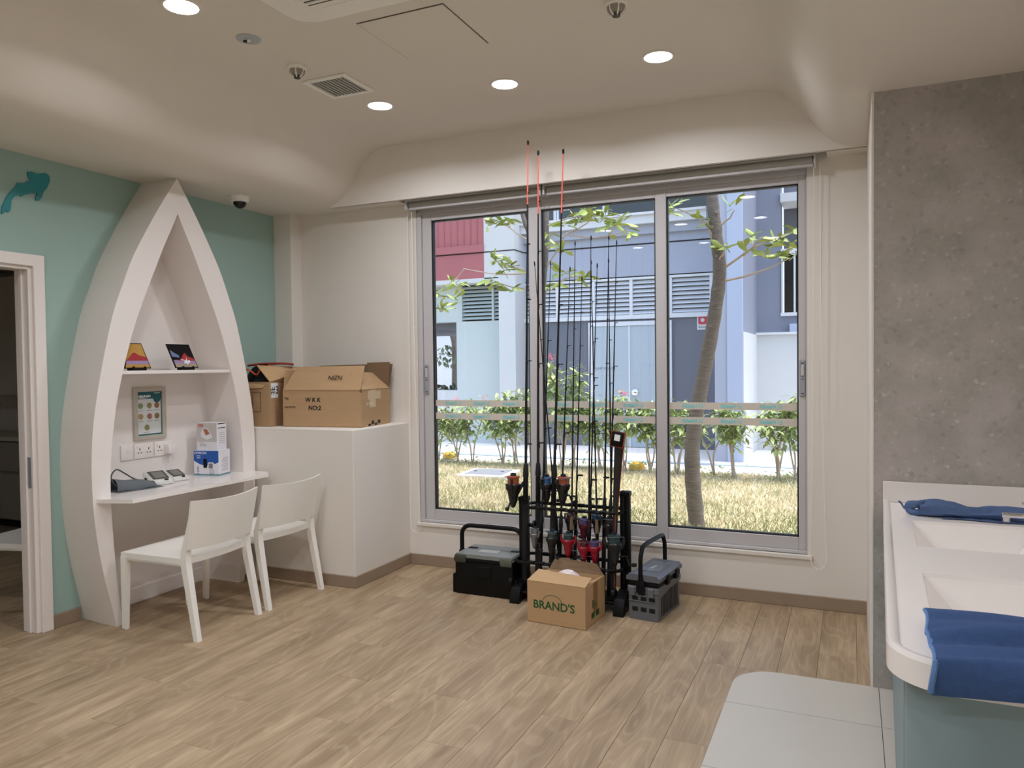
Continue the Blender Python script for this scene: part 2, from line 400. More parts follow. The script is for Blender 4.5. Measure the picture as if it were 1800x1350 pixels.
# skirtings
def skirt(nm, lo, hi): struct(B().box(lo, hi, .003, 1).done(nm, SKIRT, smooth=0), 'taupe wood-look skirting strip')
skirt('baseboard_back', (LX + .012, YW - .012, 0), (XP, YW, .083)); skirt('baseboard_left', (XL, DY1 + .06, 0), (XL + .012, 3.16, .083))
skirt('baseboard_ledge', (-4.0, LY - .012, 0), (LX + .012, LY, .083)); skirt('baseboard_ledge_side', (LX, LY, 0), (LX + .012, YW, .083))
# ---------------- doorway and the dim room beyond
d = thing('door_frame', 'white painted frame of the open doorway in the green wall', 'door frame', (XL, DY1, 0)); 
for nm, lo, hi in (('architrave', (XL, DY1 - .01, 0), (XL + .022, DY1 + .058, DZ + .055)), ('architrave', (XL, DY0 - .058, 0), (XL + .022, DY0 + .01, DZ + .055)),
                   ('head_architrave', (XL + .001, DY0 - .058, DZ - .01), (XL + .021, DY1 + .058, DZ + .058)),
                   ('jamb', (XL - .125, DY1 - .03, 0), (XL, DY1, DZ)), ('jamb', (XL - .125, DY0, 0), (XL, DY0 + .03, DZ)), ('head_jamb', (XL - .125, DY0 + .03, DZ - .03), (XL, DY1 - .03, DZ)),
                   ('door_stop', (XL - .075, DY1 - .042, 0), (XL - .045, DY1 - .03, DZ - .03)), ('strike_plate', (XL - .044, DY1 - .0325, .86), (XL - .015, DY1 - .03, 1.04))):
    B().box(lo, hi, .003, 1).done(nm, STEEL if nm == 'strike_plate' else WHITE, d, True, smooth=0)
rb = B(); rx = -9.0
rb.box((rx - .1, .8, 0), (rx, 5.4, 2.7)); rb.box((rx, 5.3, 0), (XL - t, 5.4, 2.7)); rb.box((rx, .7, 0), (XL - t, .8, 2.7))
struct(rb.done('wall_next_room', WALL, smooth=0), 'off-white walls of the dim room beyond the doorway')
struct(B().box((rx, .8, 2.6), (XL - t, 5.3, 2.75)).done('ceiling_next_room', CEIL, smooth=0), 'ceiling of the dim room beyond the doorway')
fl2 = struct(B().box((rx, .8, -.12), (XL - t, 5.3, -.006)).done('floor_next_room', GROUT, smooth=0), 'oak plank floor of the dim room beyond the doorway')
thr = B().box((XL - t, DY0, -.006), (XL, DY1, 0)).done('threshold', OAK, fl2, smooth=0)
x = -7.2; i = 0
while x < XL - t - .01:
    y = 2.2 - (i * .5) % PL
    while y < 5.0:
        a, c, e_, f_ = x, max(y, 2.0), min(x + PW, XL - t), min(y + PL, 4.8)
        if f_ - c > .05:
            key = (round(e_ - a, 3), round(f_ - c, 3))
            if key not in cut:
                cut[key] = B().box((.0006, .0006, -.006), (key[0] - .0006, key[1] - .0006, 0), .0008, 1).mesh('plank', 0); cut[key].materials.append(OAK)
            obj('plank', cut[key], fl2, loc=(a, c, 0))
        y += PL
    x += PW; i += 1
CABG = M('taupe_laminate', (150, 142, 132), .5, var=.03); CABW = M('pale_laminate', (196, 190, 178), .5, var=.03)
for k in range(4):
    x0 = -8.6 + k * .9
    c = thing('drawer_unit', ['taupe drawer unit far left in the dim room', 'taupe drawer unit second from the left in the dim room', 'taupe drawer unit with small round locks seen through the doorway', 'taupe drawer unit nearest the doorway wall'][k], 'cabinet', (x0 + .45, 5.0, 0), group='drawer units in the next room')
    B().box((x0 + .002, 4.77, .08), (x0 + .898, 5.29, .86)).done('body', CABG, c, True, smooth=0)
    B().box((x0 + .01, 4.82, 0), (x0 + .89, 5.28, .08)).done('plinth', DARK, c, True, smooth=0)
    for z0, z1 in ((.09, .535), (.56, .845)):
        dr = B().box((x0 + .006, 4.748, z0), (x0 + .894, 4.77, z1), .003, 1).done('drawer_front', CABG, c, True, smooth=0)
        B().lathe([(.012, 0), (.012, .006), (.006, .008)], 10, Matrix.Translation((x0 + .45, 4.748, z1 - .06)) @ Matrix.Rotation(PI / 2, 4, 'X')).done('lock', BLACKM, dr)
tag(B().box((-8.62, 4.735, .86), (-4.98, 5.29, .9), .004, 1).done('worktop', CABW, smooth=0), 'pale worktop over the drawer units in the dim room', 'worktop')
c = thing('wall_cabinet', 'pale wall cupboard above the worktop in the dim room', 'cabinet', (-7.9, 5.1, 1.35))
B().box((-8.6, 4.95, 1.3), (-6.72, 5.29, 2.5)).done('body', CABW, c, True, smooth=0)
for k in range(3): B().box((-8.598 + k * .626, 4.93, 1.302), (-7.976 + k * .626, 4.95, 2.498), .003, 1).done('door', CABW, c, True, smooth=0)
c = thing('desk_organiser', 'small dark box standing on the worktop beyond the doorway', 'box', (-7.15, 4.95, .9))
B().box((-.14, -.08, 0), (.14, .08, .09), .006).done('tray', M('dark_olive', (58, 50, 38), .6), c); B().box((-.1, -.05, .09), (.02, .05, .1)).done('contents', BLACK, c)

# ================================================================== CEILING FITTINGS
NEXT_FILL = (-6.4, 2.2)
LMAT = emit('lamp_diffuser', (1, .98, .95), LAMP)
def lamp_light(o, r, watts=None):
    la = bpy.data.lights.new('downlight_beam', 'AREA'); la.shape = 'DISK'; la.size = 2 * r; la.energy = watts or LAMPW; la.color = (.965, .985, 1.06); la.spread = math.radians(156)
    lo = bpy.data.objects.new('downlight_beam', la); COL.objects.link(lo); lo.parent = o; lo.location = (0, 0, -.008)
def downlight(x, y, lab):
    o = thing('downlight', lab, 'ceiling light', (x, y, ZC), group='round recessed downlights')
    B().lathe([(.077, -.001), (.086, -.001), (.088, .003), (.086, .006), (.075, .006), (.075, .0)], 32, Matrix.Rotation(PI, 4, 'X')).done('trim_ring', WHITE, o)
    B().lathe([(.0, .0035), (.076, .0035), (.076, .001), (0, .001)], 32, Matrix.Rotation(PI, 4, 'X')).done('diffuser', LMAT, o); lamp_light(o, .074)
downlight(-2.803, 2.60, 'glowing round downlight nearest the left wave of the ceiling, beside the cassette unit')
downlight(-2.741, 4.111, 'glowing round downlight just past the square ceiling vent')
downlight(-1.872, 4.12, 'glowing round downlight in the middle of the row along the window')
downlight(-.958, 4.12, 'glowing round downlight at the right end of the row along the window')
for x, wx in ((-2.8, 'left'), (-1.87, 'middle'), (-.96, 'right')):
    for y, wy in ((1.1, 'just out of view overhead'), (-.45, 'behind the viewer')): downlight(x, y, 'round downlight in the %s row, %s' % (wx, wy))
downlight(-.96, 2.3, 'round downlight above the frame, near the vanity')
o = thing('downlight', 'unseen fill lamp added to brighten the dim room beyond the doorway', 'ceiling light', (NEXT_FILL[0], NEXT_FILL[1], 2.6), group='round recessed downlights')  # added fill lamp out of view, lifts the darkness of the next room
B().lathe([(.077, -.001), (.086, -.001), (.088, .003), (.086, .006), (.075, .006), (.075, .0)], 32, Matrix.Rotation(PI, 4, 'X')).done('trim_ring', WHITE, o)
B().lathe([(.0, .0035), (.076, .0035), (.076, .001), (0, .001)], 32, Matrix.Rotation(PI, 4, 'X')).done('diffuser', LMAT, o); lamp_light(o, .074, 6.5)
# ceiling cassette air conditioner
o = thing('ceiling_air_conditioner', 'white square cassette air conditioner set into the ceiling', 'air conditioner', (-1.94, 2.5, ZC))
def rrect(x0, y0, x1, y1, r, n=6):
    P = []
    for cx, cy, a0 in ((x1 - r, y1 - r, 0), (x0 + r, y1 - r, PI / 2), (x0 + r, y0 + r, PI), (x1 - r, y0 + r, 1.5 * PI)):
        P += [(cx + r * math.cos(a0 + PI / 2 * k / n), cy + r * math.sin(a0 + PI / 2 * k / n)) for k in range(n + 1)]
    return P
B().prism(rrect(-.475, -.475, .475, .475, .12), 'z', -.016, 0).done('outer_panel', PLAST, o)
B().prism(rrect(-.43, -.43, .43, .43, .1), 'z', -.034, -.016).done('inner_panel', PLAST, o)
b = B().prism([(-.42, -.12), (-.36, -.17), (-.36, .17), (-.42, .12)], 'z', -.0345, -.03)
for s in range(4):
    B().prism(rrect(-.26, .33, .26, .4, .03), 'z', -.036, -.03, Matrix.Rotation(PI / 2 * s, 4, 'Z')).done('louvre_flap', PLAST, o)
b.bm.free()
B().box((-.29, -.29, -.0365), (.29, .29, -.034)).done('grille_recess', M('grille_dark', (70, 64, 58), .7), o)
for k in range(17): B().box((-.285, -.28 + k * .0335, -.042), (.285, -.264 + k * .0335, -.0365)).done('grille_slat', PLAST, o)
# access hatch
o = thing('access_hatch', 'flush square access panel in the ceiling with a dark joint', 'access panel', (-1.95, 3.33, ZC))
B().box((-.24, -.24, -.0015), (.24, .24, 0)).done('joint', M('joint_dark', (88, 80, 70), .8), o); B().box((-.2365, -.232, -.003), (.2345, .24, -.0015)).done('panel', CEIL, o)
# return air grille
o = thing('ceiling_vent', 'small square slatted air vent in the ceiling', 'vent', (-2.765, 3.72, ZC))
for lo, hi in (((-.15, -.15), (-.12, .15)), ((.12, -.15), (.15, .15)), ((-.12, -.15), (.12, -.12)), ((-.12, .12), (.12, .15))): B().box(lo + (-.012,), hi + (0,), .003, 1).done('frame', PLAST, o)
B().box((-.12, -.12, -.002), (.12, .12, 0)).done('duct_opening', M('duct_grey', (70, 74, 76), .8), o)
for k in range(10): B().box((-.113 + k * .0245, -.12, -.011), (-.1005 + k * .0245, .12, -.002), m=None).done('slat', M('slat_grey', (168, 166, 160), .5) if k == 0 else bpy.data.materials['slat_grey'], o)
# detectors
def detector(x, y, lab):
    o = thing('smoke_detector', lab, 'smoke detector', (x, y, ZC), group='ceiling smoke detectors')
    R = Matrix.Rotation(PI, 4, 'X')
    B().lathe([(.05, 0), (.052, .012), (.046, .02), (.03, .02)], 24, R).done('base', PLAST, o)
    B().lathe([(.044, .02), (.042, .035), (.03, .05), (.024, .05)], 20, R).done('chamber', M('detector_grey', (150, 144, 132), .5, var=.1), o)
    for k in range(6):
        a = k * PI / 3; B().tube([(.043 * math.cos(a), .043 * math.sin(a), -.018), (.036 * math.cos(a), .036 * math.sin(a), -.045), (.018 * math.cos(a), .018 * math.sin(a), -.06)], .004, 6).done('rib', PLAST, o)
    B().lathe([(.02, .055), (.018, .063), (0, .064)], 16, R).done('sensor_cap', M('sensor_dark', (60, 56, 50), .5), o)
detector(-2.80, 3.39, 'smoke detector beside the square ceiling vent'); detector(-.99, 3.43, 'smoke detector at the top edge, above the window row of lights')
o = thing('emergency_light', 'flat round translucent emergency lamp in the ceiling left of the smoke detector', 'emergency light', (-2.78, 3.0, ZC)); R = Matrix.Rotation(PI, 4, 'X')
B().lathe([(.06, 0), (.06, .004), (.05, .007), (0, .007)], 24, R).done('cover', M('frosted_blue', (176, 182, 190), .25), o); B().box((-.03, -.008, -.012), (-.005, .008, -.007)).done('lens', BLACK, o); B().lathe([(.01, .007), (.008, .014), (0, .014)], 12, R).done('bulb', PLAST, o)
o = thing('dome_camera', 'white security dome camera with black lens under the low ceiling', 'security camera', (-4.07, 4.27, 2.797))
B().lathe([(.066, 0), (.066, .02), (.062, .034), (.05, .042)], 28, R).done('housing', PLAST, o); B().lathe([(.047, .042), (.044, .06), (.03, .078), (.012, .086), (0, .087)], 24, R).done('dome', M('smoked_dome', (12, 12, 14), .05), o)
B().box((-.1, -.03, -.006), (-.055, .03, 0), .002).done('mounting_plate', PLAST, o)

# ================================================================== BOAT SHAPED SHELF
CY, XF = 3.68, -4.04
outer = smooth_tab([(0, .525), (.12, .55), (.34, .603), (.52, .634), (.7, .655), (.88, .663), (1.05, .66), (1.25, .642), (1.53, .588), (1.87, .502), (2.06, .428), (2.25, .345), (2.5, .198), (2.68, .08), (2.796, 0)], 3)
inner = smooth_tab([(0, .478), (.2, .505), (.5, .53), (.8, .543), (1.0, .535), (1.2, .512), (1.4, .475), (1.65, .405), (1.85, .337), (2.05, .25), (2.2, .18), (2.36, .105), (2.56, 0)], 3)
boat = thing('boat_shelf', 'tall white upright boat hull alcove with shelf and desk board', 'shelf unit', (-4.2, CY, 0))
b = B(); zs = [p[0] for p in outer]
for s in (-1, 1):
    rows = []
    for z in zs:
        wo = interp(outer, z); wi = interp(inner, z) if z < 2.56 else 0
        wi = min(wi, wo)
        rows.append([(XL + .001, CY + s * wo * .945, z), (-4.2, CY + s * wo * .985, z), (XF, CY + s * wo, z), (XF, CY + s * wi, z), (-4.35, CY + s * wi, z)])
    vv = [[b.bm.verts.new(p) for p in r] for r in rows]
    for A, C in zip(vv, vv[1:]):
        for j in range(4):
            try: b.bm.faces.new((A[j], A[j + 1], C[j + 1], C[j]))
            except ValueError: pass
    b.bm.faces.new(vv[0])
bmesh.ops.remove_doubles(b.bm, verts=b.bm.verts, dist=.0005)
b.done('hull_frame', WHITE, boat, True, smooth=40)
pts = [(CY - wv, z) for z, wv in inner] + [(CY + wv, z) for z, wv in inner[::-1]]
B().prism(pts, 'x', -4.365, -4.348).done('back_panel', WHITE, boat, True, smooth=0)
B().box((-4.348, CY - .478, 0), (-4.335, CY + .478, .1), .002, 1).done('kick_strip', WHITE, boat, True, smooth=0)
wS = interp(inner, 1.53)
B().box((-4.348, CY - wS - .003, 1.518), (XF - .012, CY + wS + .003, 1.54), .002, 1).done('shelf', BOARD, boat, True, smooth=0)
wD = interp(inner, .78)
B().prism([(-4.348, CY - wD), (XF + .001, CY - wD), (XF + .001, 3.045), (-3.985, 3.06), (-3.83, 3.115), (-3.83, 4.245), (-3.90, 4.31), (-4.03, 4.315), (XF + .001, 4.3), (XF + .001, CY + wD), (-4.348, CY + wD)], 'z', .766, .79).done('desk_board', BOARD, boat, True, smooth=0)

# ================================================================== CHAIRS
def chair(loc, rz, lab):
    """back towards +x, seat front towards -x; origin on the floor under the seat centre"""
    o = thing('chair', lab, 'chair', loc, rz, group='white moulded chairs')
    W = .255
    b = B()
    def seat_top(u, v):
        y = -W + 2 * W * v; bow = .03 * (1 - (2 * v - 1) ** 2)
        return (-.275 + (.49 + bow) * u, y, .462 - .012 * math.sin(PI * u) * math.sin(PI * v))
    n = 10
    top = [[b.bm.verts.new(seat_top(i / n, j / n)) for j in range(n + 1)] for i in range(n + 1)]
    bot = [[b.bm.verts.new(Vector(seat_top(i / n, j / n)) - Vector((0, 0, .034))) for j in range(n + 1)] for i in range(n + 1)]
    for i in range(n):
        for j in range(n):
            b.bm.faces.new((top[i][j], top[i + 1][j], top[i + 1][j + 1], top[i][j + 1])); b.bm.faces.new((bot[i][j], bot[i][j + 1], bot[i + 1][j + 1], bot[i + 1][j]))
    for i in range(n):
        for A, C in (((i, 0), (i + 1, 0)), ((i + 1, n), (i, n)), ((0, i + 1), (0, i)), ((n, i), (n, i + 1))):
            b.bm.faces.new((top[A[0]][A[1]], bot[A[0]][A[1]], bot[C[0]][C[1]], top[C[0]][C[1]]))
    b.done('seat', PLAST, o, smooth=50)
    b = B()
    def bk(u, v, d):
        z = .515 + .275 * u; y = (-.262 + .524 * v) * (1 + .03 * u); bow = .045 * (1 - (2 * v - 1) ** 2)
        return Vector((.235 + .055 * u + bow + d, y, z + .012 * u * (2 * v - 1) ** 2))
    n, mzn = 12, 5
    F = [[b.bm.verts.new(bk(i / mzn, j / n, 0)) for j in range(n + 1)] for i in range(mzn + 1)]; K = [[b.bm.verts.new(bk(i / mzn, j / n, .013)) for j in range(n + 1)] for i in range(mzn + 1)]
    for i in range(mzn):
        for j in range(n):
            b.bm.faces.new((F[i][j], F[i][j + 1], F[i + 1][j + 1], F[i + 1][j])); b.bm.faces.new((K[i][j], K[i + 1][j], K[i + 1][j + 1], K[i][j + 1]))
        for j in (0, n): b.bm.faces.new((F[i][j], F[i + 1][j], K[i + 1][j], K[i][j]))
    for j in range(n):
        for i in (0, mzn): b.bm.faces.new((F[i][j], F[i][j + 1], K[i][j + 1], K[i][j]))
    b.done('backrest', PLAST, o, smooth=50)
    for s in (-1, 1):
        y = s * .238
        b = B(); a = .018   # rear leg: upright post bending into a splayed leg
        P = [(.305, .0, .016), (.222, .43, .021), (.222, .5, .02), (.25, .62, .014), (.288, .785, .008)]; rows = []
        for x, z, r in P: rows.append([b.bm.verts.new((x + dx * r, y + s * (.012 if z == 0 else 0.004) + dy * r, z)) for dx, dy in ((-1, -1), (1, -1), (1, 1), (-1, 1))])
        for A, C in zip(rows, rows[1:]):
            for j in range(4): b.bm.faces.new((A[j], A[(j + 1) % 4], C[(j + 1) % 4], C[j]))
        b.bm.faces.new(rows[0][::-1]); b.bm.faces.new(rows[-1]); b.done('leg', PLAST, o, smooth=30)
        b = B(); rows = []
        for x, z, r in ((-.262, 0, .014), (-.256, .44, .02)): rows.append([b.bm.verts.new((x + dx * r, y + s * (.006 if z == 0 else 0) + dy * r, z)) for dx, dy in ((-1, -1), (1, -1), (1, 1), (-1, 1))])
        for j in range(4): b.bm.faces.new((rows[0][j], rows[0][(j + 1) % 4], rows[1][(j + 1) % 4], rows[1][j]))
        b.bm.faces.new(rows[0][::-1]); b.bm.faces.new(rows[-1]); b.done('leg', PLAST, o, smooth=30)
        B().box((-.25, y - .012, .415), (.225, y + .012, .44), .003, 1).done('side_rail', PLAST, o, smooth=0)
    B().box((-.27, -.225, .415), (-.245, .225, .44), .003, 1).done('front_rail', PLAST, o, smooth=0)
    for s, x in ((-1, .305), (1, .305), (-1, -.262), (1, -.262)):
        B().box((x - .012, s * .248 - .011, 0), (x + .012, s * .248 + .011, .004)).done('foot_pad', M('pad_grey', (120, 116, 110), .7) if 'pad_grey' not in bpy.data.materials else bpy.data.materials['pad_grey'], o)
chair((-3.705, 3.405, 0), .03, 'white moulded chair nearer the viewer at the desk board'); chair((-3.70, 4.015, 0), -.04, 'white moulded chair farther from the viewer, beside the boxed ledge')
chair((-4.93, 3.27, 0), .25, 'white moulded chair seen through the open doorway')

# ================================================================== THINGS ON THE BOAT SHELF
def art(y, lab, kind):
    X0 = -4.16
    o = thing('art_tile', lab, 'picture', (X0, y, 1.54), group='painted tiles on stands')
    tilt = Matrix.Rotation(-.22, 4, 'Y')      # leaning back towards the wall (-x)
    hw, hh = (.098, .165)
    T = Matrix.Translation((.012, 0, .014)) @ tilt
    shp = [(-hw, 0), (hw, 0), (hw * .56, hh), (-hw * .56, hh)] if kind == 0 else [(-hw * .96, 0), (hw * .98, 0), (hw * .5, hh), (-hw * 1.42, hh)]
    B().prism(shp, 'x', -.008, 0, T).done('panel', BLACK, o, smooth=0)
    def ply(pts, mat, d, nm='painting'): B().prism(pts, 'x', 0, d, T).done(nm, mat, o, smooth=0)
    def edge(z, s): # y on the left (-1) / right (+1) edge at height z, inset
        f = z / hh; l0, l1 = (shp[0][0], shp[3][0]) if s < 0 else (shp[1][0], shp[2][0]); return l0 + (l1 - l0) * f - s * .006
    def bandp(z0, z1): return [(edge(z0, -1), z0), (edge(z0, 1), z0), (edge(z1, 1), z1), (edge(z1, -1), z1)]
    gold = M('gold_glaze', (190, 146, 70), .3, var=.18, scale=30); red = M('red_glaze', (168, 52, 56), .3, var=.3, scale=40); lil = M('lilac_glaze', (160, 140, 176), .3, var=.2, scale=50)
    if kind == 0:
        ply(bandp(.006, hh - .006), gold, .0006); ply(bandp(.026, .052), lil, .0010)
        ply([(edge(.05, -1), .05), (edge(.05, 1), .05), (edge(.07, 1), .074), (.02, .085), (-.008, .104), (-.025, .1), (-.05, .075)], red, .0014)
    else:
        ply(bandp(.006, .03), M('ash_glaze', (168, 150, 130), .3, var=.3, scale=40), .0006); ply(bandp(.03, .055), lil, .0008)
        ply([(edge(.05, -1) + .04, .048), (edge(.05, 1), .05), (edge(.07, 1), .066), (.02, .08), (0, .104), (-.012, .098), (-.03, .074)], red, .0014)
        ply([(-.02, .03), (-.012, .05), (-.05, .056), (-.03, .06), (.0, .052), (.004, .075), (.012, .05), (.03, .056), (.035, .04), (.015, .03), (.01, .02), (.0, .034)], M('white_glaze', (232, 232, 238), .15), .002)
        ply([(edge(.08, -1), .078), (-.05, .072), (-.055, .09), (-.08, .1), (edge(.12, -1), .125)], M('blue_glaze', (110, 126, 160), .3, var=.4, scale=60), .0012)
    B().box((-.03, -.05, 0), (.03, .05, .014), .002, 1).done('stand', BLACK, o, smooth=0); B().tube([(-.028, 0, .01), (-.05, 0, .09)], .004, 6).done('stand_strut', BLACK, o)
    for s in (-.042, .042): B().box((.018, s - .006, .012), (.026, s + .006, .026)).done('stand_lip', BLACK, o, smooth=0)
art(3.44, 'gold painted tile with a red mountain on a small black stand', 0); art(3.83, 'black painted tile with a red mountain, right of the gold one', 1)
# framed poster
XPn = -4.348
o = thing('poster_frame', 'silver framed food poster with teal header inside the boat shelf', 'poster', (XPn, 3.68, 1.25))
hy, hz = .128, .175; SILV = M('silver_frame', (196, 190, 178), .35, metal=.3)
def pl(lo, hi, mat, nm, x0, x1, par=None): return B().box((x0, lo[0], lo[1]), (x1, hi[0], hi[1])).done(nm, mat, par or o, smooth=0)
for lo, hi in (((-hy, -hz), (-hy + .03, hz)), ((hy - .03, -hz), (hy, hz)), ((-hy + .03, -hz), (hy - .03, -hz + .028)), ((-hy + .03, hz - .028), (hy - .03, hz))): B().box((0, lo[0], lo[1]), (.02, hi[0], hi[1]), .003, 1).done('frame_bar', SILV, o, smooth=0)
sheet = pl((-hy + .03, -hz + .028), (hy - .03, hz - .028), M('poster_paper', (214, 218, 218), .3, var=.02), 'print', 0, .006)
TEALP = M('poster_teal', (24, 96, 104), .35)
pl((-.098, .098), (.098, .147), TEALP, 'print_header', .006, .0066, sheet); pl((-.098, -.147), (.098, -.138), TEALP, 'print_footer', .006, .0066, sheet); pl((.093, -.138), (.098, .098), TEALP, 'print_edge', .006, .0066, sheet)
RX = Matrix.Rotation(PI / 2, 4, 'Y')
B().lathe([(.03, .0062), (.03, .0068), (0, .0068)], 20, Matrix.Translation((0, .062, .1)) @ RX).done('print_badge', TEALP, sheet)
FOOD = [M('food_%d' % k, c, .4, var=.5, scale=90) for k, c in enumerate(((128, 150, 112), (150, 140, 92), (150, 106, 70), (170, 140, 106), (168, 112, 84), (140, 116, 76), (140, 140, 90)))]
for k, (y, z) in enumerate(((-.07, .052), (0, .052), (.06, .052), (-.07, -.02), (0, -.02), (.06, -.02), (-.022, -.095))):
    B().lathe([(.02, .0062), (.02, .007), (0, .007)], 16, Matrix.Translation((0, y, z)) @ RX).done('dish_picture', FOOD[k], sheet)
    pl((y - .022, z - .034), (y + .02, z - .03), M('caption_grey', (150, 150, 150), .5) if k == 0 else bpy.data.materials['caption_grey'], 'caption', .006, .0064, sheet)
YZ = lambda y, z, x: basis((x, y, z), (0, 1, 0), (0, 0, 1), (1, 0, 0))
PAPW = M('print_white', (236, 240, 240), .5)
for k, (yy_, zz_, wd, h_) in enumerate(((-.085, .116, .10, .017), (-.085, .104, .06, .005), (.04, .136, .05, .006))):
    for q in range(7): pl((yy_ + q * wd / 7, zz_ - h_ / 2 * (1 if q % 3 else .7)), (yy_ + (q + .72) * wd / 7, zz_ + h_ / 2 * (1 if q % 2 else .7)), PAPW, 'header_letter', .0066, .0069, sheet)
# switch and sockets
def plate(y0, y1, z0, z1, nm, lab, cat):
    o = thing(nm, lab, cat, (XPn, (y0 + y1) / 2, (z0 + z1) / 2), group='white wall plates' if nm == 'socket' else None)
    B().box((0, -(y1 - y0) / 2, -(z1 - z0) / 2), (.01, (y1 - y0) / 2, (z1 - z0) / 2), .003).done('plate', WHITE, o, smooth=30); return o
o = plate(3.452, 3.545, .952, 1.052, 'blank_plate', 'white data outlet plate left of the sockets', 'wall plate'); B().box((.01, -.004, -.004), (.0125, .028, .03), .001, 1).done('outlet', WHITE, o, smooth=0)
def sockets(y0, y1, lab, ns):
    o = plate(y0, y1, .952, 1.052, 'socket', lab, 'socket')
    for cy in ns:
        for dy, dz, a, c in ((0, .012, .003, .008), (-.012, -.012, .005, .003), (.012, -.012, .005, .003)): B().box((.0095, cy + dy - a, dz - c), (.0105, cy + dy + a, dz + c)).done('pin_hole', DARK, o, smooth=0)
        B().box((.01, cy + .018 * (1 if cy > 0 else -1) - .006, .02), (.014, cy + .018 * (1 if cy > 0 else -1) + .006, .038), .001, 1).done('rocker', WHITE, o, smooth=0)
    return o
sockets(3.553, 3.705, 'white double power socket in the middle under the poster', (-.035, .035)); sockets(3.712, 3.864, 'white double power socket at the right with a charger in it', (-.035, .035))
o = thing('charger', 'white plug-in phone charger in the right socket', 'charger', (-4.338, 3.815, 1.0))
B().box((0, -.028, -.035), (.05, .03, .03), .006).done('plug_body', WHITE, o); B().tube([(.03, 0, -.035), (.03, .004, -.08), (.022, .0, -.14), (.03, -.02, -.205), (.05, -.04, -.207)], .003, 6).done('lead', WHITE, o)
# blood pressure kit on the desk board
DZt = .79
def monitor(loc, rz, lab, s, port):
    o = thing('blood_pressure_monitor', lab, 'monitor', loc, rz, group='blood pressure monitors')
    # wedge: front towards +x
    b = B(); b.prism([(-.07 * s, 0), (.075 * s, 0), (.08 * s, .018 * s), (-.045 * s, .075 * s), (-.066 * s, .07 * s)], 'y', -.062 * s, .062 * s)
    bmesh.ops.bevel(b.bm, geom=list(b.bm.edges), offset=.006 * s, segments=2, affect='EDGES'); b.done('case', M('monitor_white', (226, 226, 222), .3) if 'monitor_white' not in bpy.data.materials else bpy.data.materials['monitor_white'], o, smooth=40)
    al = math.atan2(.057, -.125); T = Matrix.Translation((.018 * s, 0, .0495 * s)) @ Matrix.Rotation(.4277, 4, 'Y')
    B().box((-.058 * s, -.048 * s, -.002), (.03 * s, .048 * s, .002), .001, 1, T).done('screen_bezel', M('bezel_grey', (78, 76, 74), .25) if 'bezel_grey' not in bpy.data.materials else bpy.data.materials['bezel_grey'], o, smooth=0)
    B().box((-.045 * s, -.034 * s, .002), (.022 * s, .034 * s, .0028), m=T).done('screen', M('lcd_grey', (122, 122, 116), .15) if 'lcd_grey' not in bpy.data.materials else bpy.data.materials['lcd_grey'], o, smooth=0)
    B().box((.04 * s, .012 * s, -.001), (.052 * s, .034 * s, .0025), m=T).done('start_button', BLACK, o, smooth=0)
    B().lathe([(.011 * s, 0), (.011 * s, .006), (.006 * s, .007)], 14, Matrix.Translation((-.02 * s, -.061 * s, .032 * s)) @ Matrix.Rotation(PI / 2, 4, 'X')).done('air_port', port, o)
monitor((-4.185, 3.60, DZt), -.25, 'larger white blood pressure monitor next to the grey cuff', 1.1, BLACK); monitor((-4.205, 3.76, DZt), -.12, 'smaller white blood pressure monitor farther along the desk', .95, M('copper', (160, 110, 70), .4))
o = thing('arm_cuff', 'folded grey blood pressure cuff with black tube on the desk', 'cuff', (-4.16, 3.39, DZt), -.15)
CUFF = M('cuff_grey', (104, 110, 114), .85, var=.1, scale=80, bump=.3, bscale=500)
def cuff(u, v, d):
    a = PI * v; y = -.13 + .25 * u; r = .042 + .03 * (1 - u) ** .5
    return Vector((.055 * math.cos(a) + .01 * u, y, .006 + d + r * math.sin(a) ** .7 * (1 - .25 * u) + .003 * math.sin(9 * u + 4 * v)))
B().grid(lambda u, v: cuff(u, v, 0), 10, 12).grid(lambda u, v: Vector((.085 - .17 * v, -.14 + .3 * u, .002 + .003 * math.sin(PI * v))), 8, 4).done('wrap', CUFF, o, smooth=60)
B().grid(lambda u, v: Vector((.04 * math.cos(PI * v), .121 + .012 * u, .006 + .03 * math.sin(PI * v))), 1, 8).prism([(.04, .004), (.03, .028), (0, .038), (-.03, .028), (-.04, .004)], 'y', .112, .122).done('lining', BLACK, o)
B().tube(smooth_tab([(.03, -.12, .03), (.0, -.14, .09), (-.01, -.1, .135), (-.01, -.04, .10), (-.01, .02, .06), (-.03, .12, .03)], 5), .0045, 8).done('air_hose', M('hose_grey', (70, 74, 80), .5), o)
# cartons on the desk
o = thing('monitor_carton', 'blue and white blood pressure monitor carton standing on the desk', 'carton', (-4.185, 4.068, DZt), -1.36)
BLU = M('carton_blue', (30, 84, 168), .35); CWH = M('carton_white', (226, 226, 232), .4)
a, c, h = .098, .07, .178
B().box((-c, -a, 0), (c, a, h), .001, 1).done('carton_body', CWH, o, smooth=0)
arcp = [(-a + .001, .105), (-a * .5, .08), (0, .07), (a * .5, .078), (a - .001, .095)]
def front(pts, mat, d, nm='print'): B().prism(pts, 'x', c, c + d, None).done(nm, mat, o, smooth=0)
front(arcp + [(a - .001, h - .001), (-a + .001, h - .001)], BLU, .0006); B().box((-c - .0006, -a - .0006, .001), (c + .0008, a + .0006, .012)).done('base_stripe', M('stripe_teal', (110, 150, 160), .4), o, smooth=0)
front(rrect(-.022, .055, .006, .12, .006, 3), BLACK, .0012); front(rrect(.012, .045, .062, .095, .012, 3), CWH, .0014); front(rrect(.02, .052, .052, .088, .003, 2), M('lcd_print', (120, 122, 126), .4), .002)
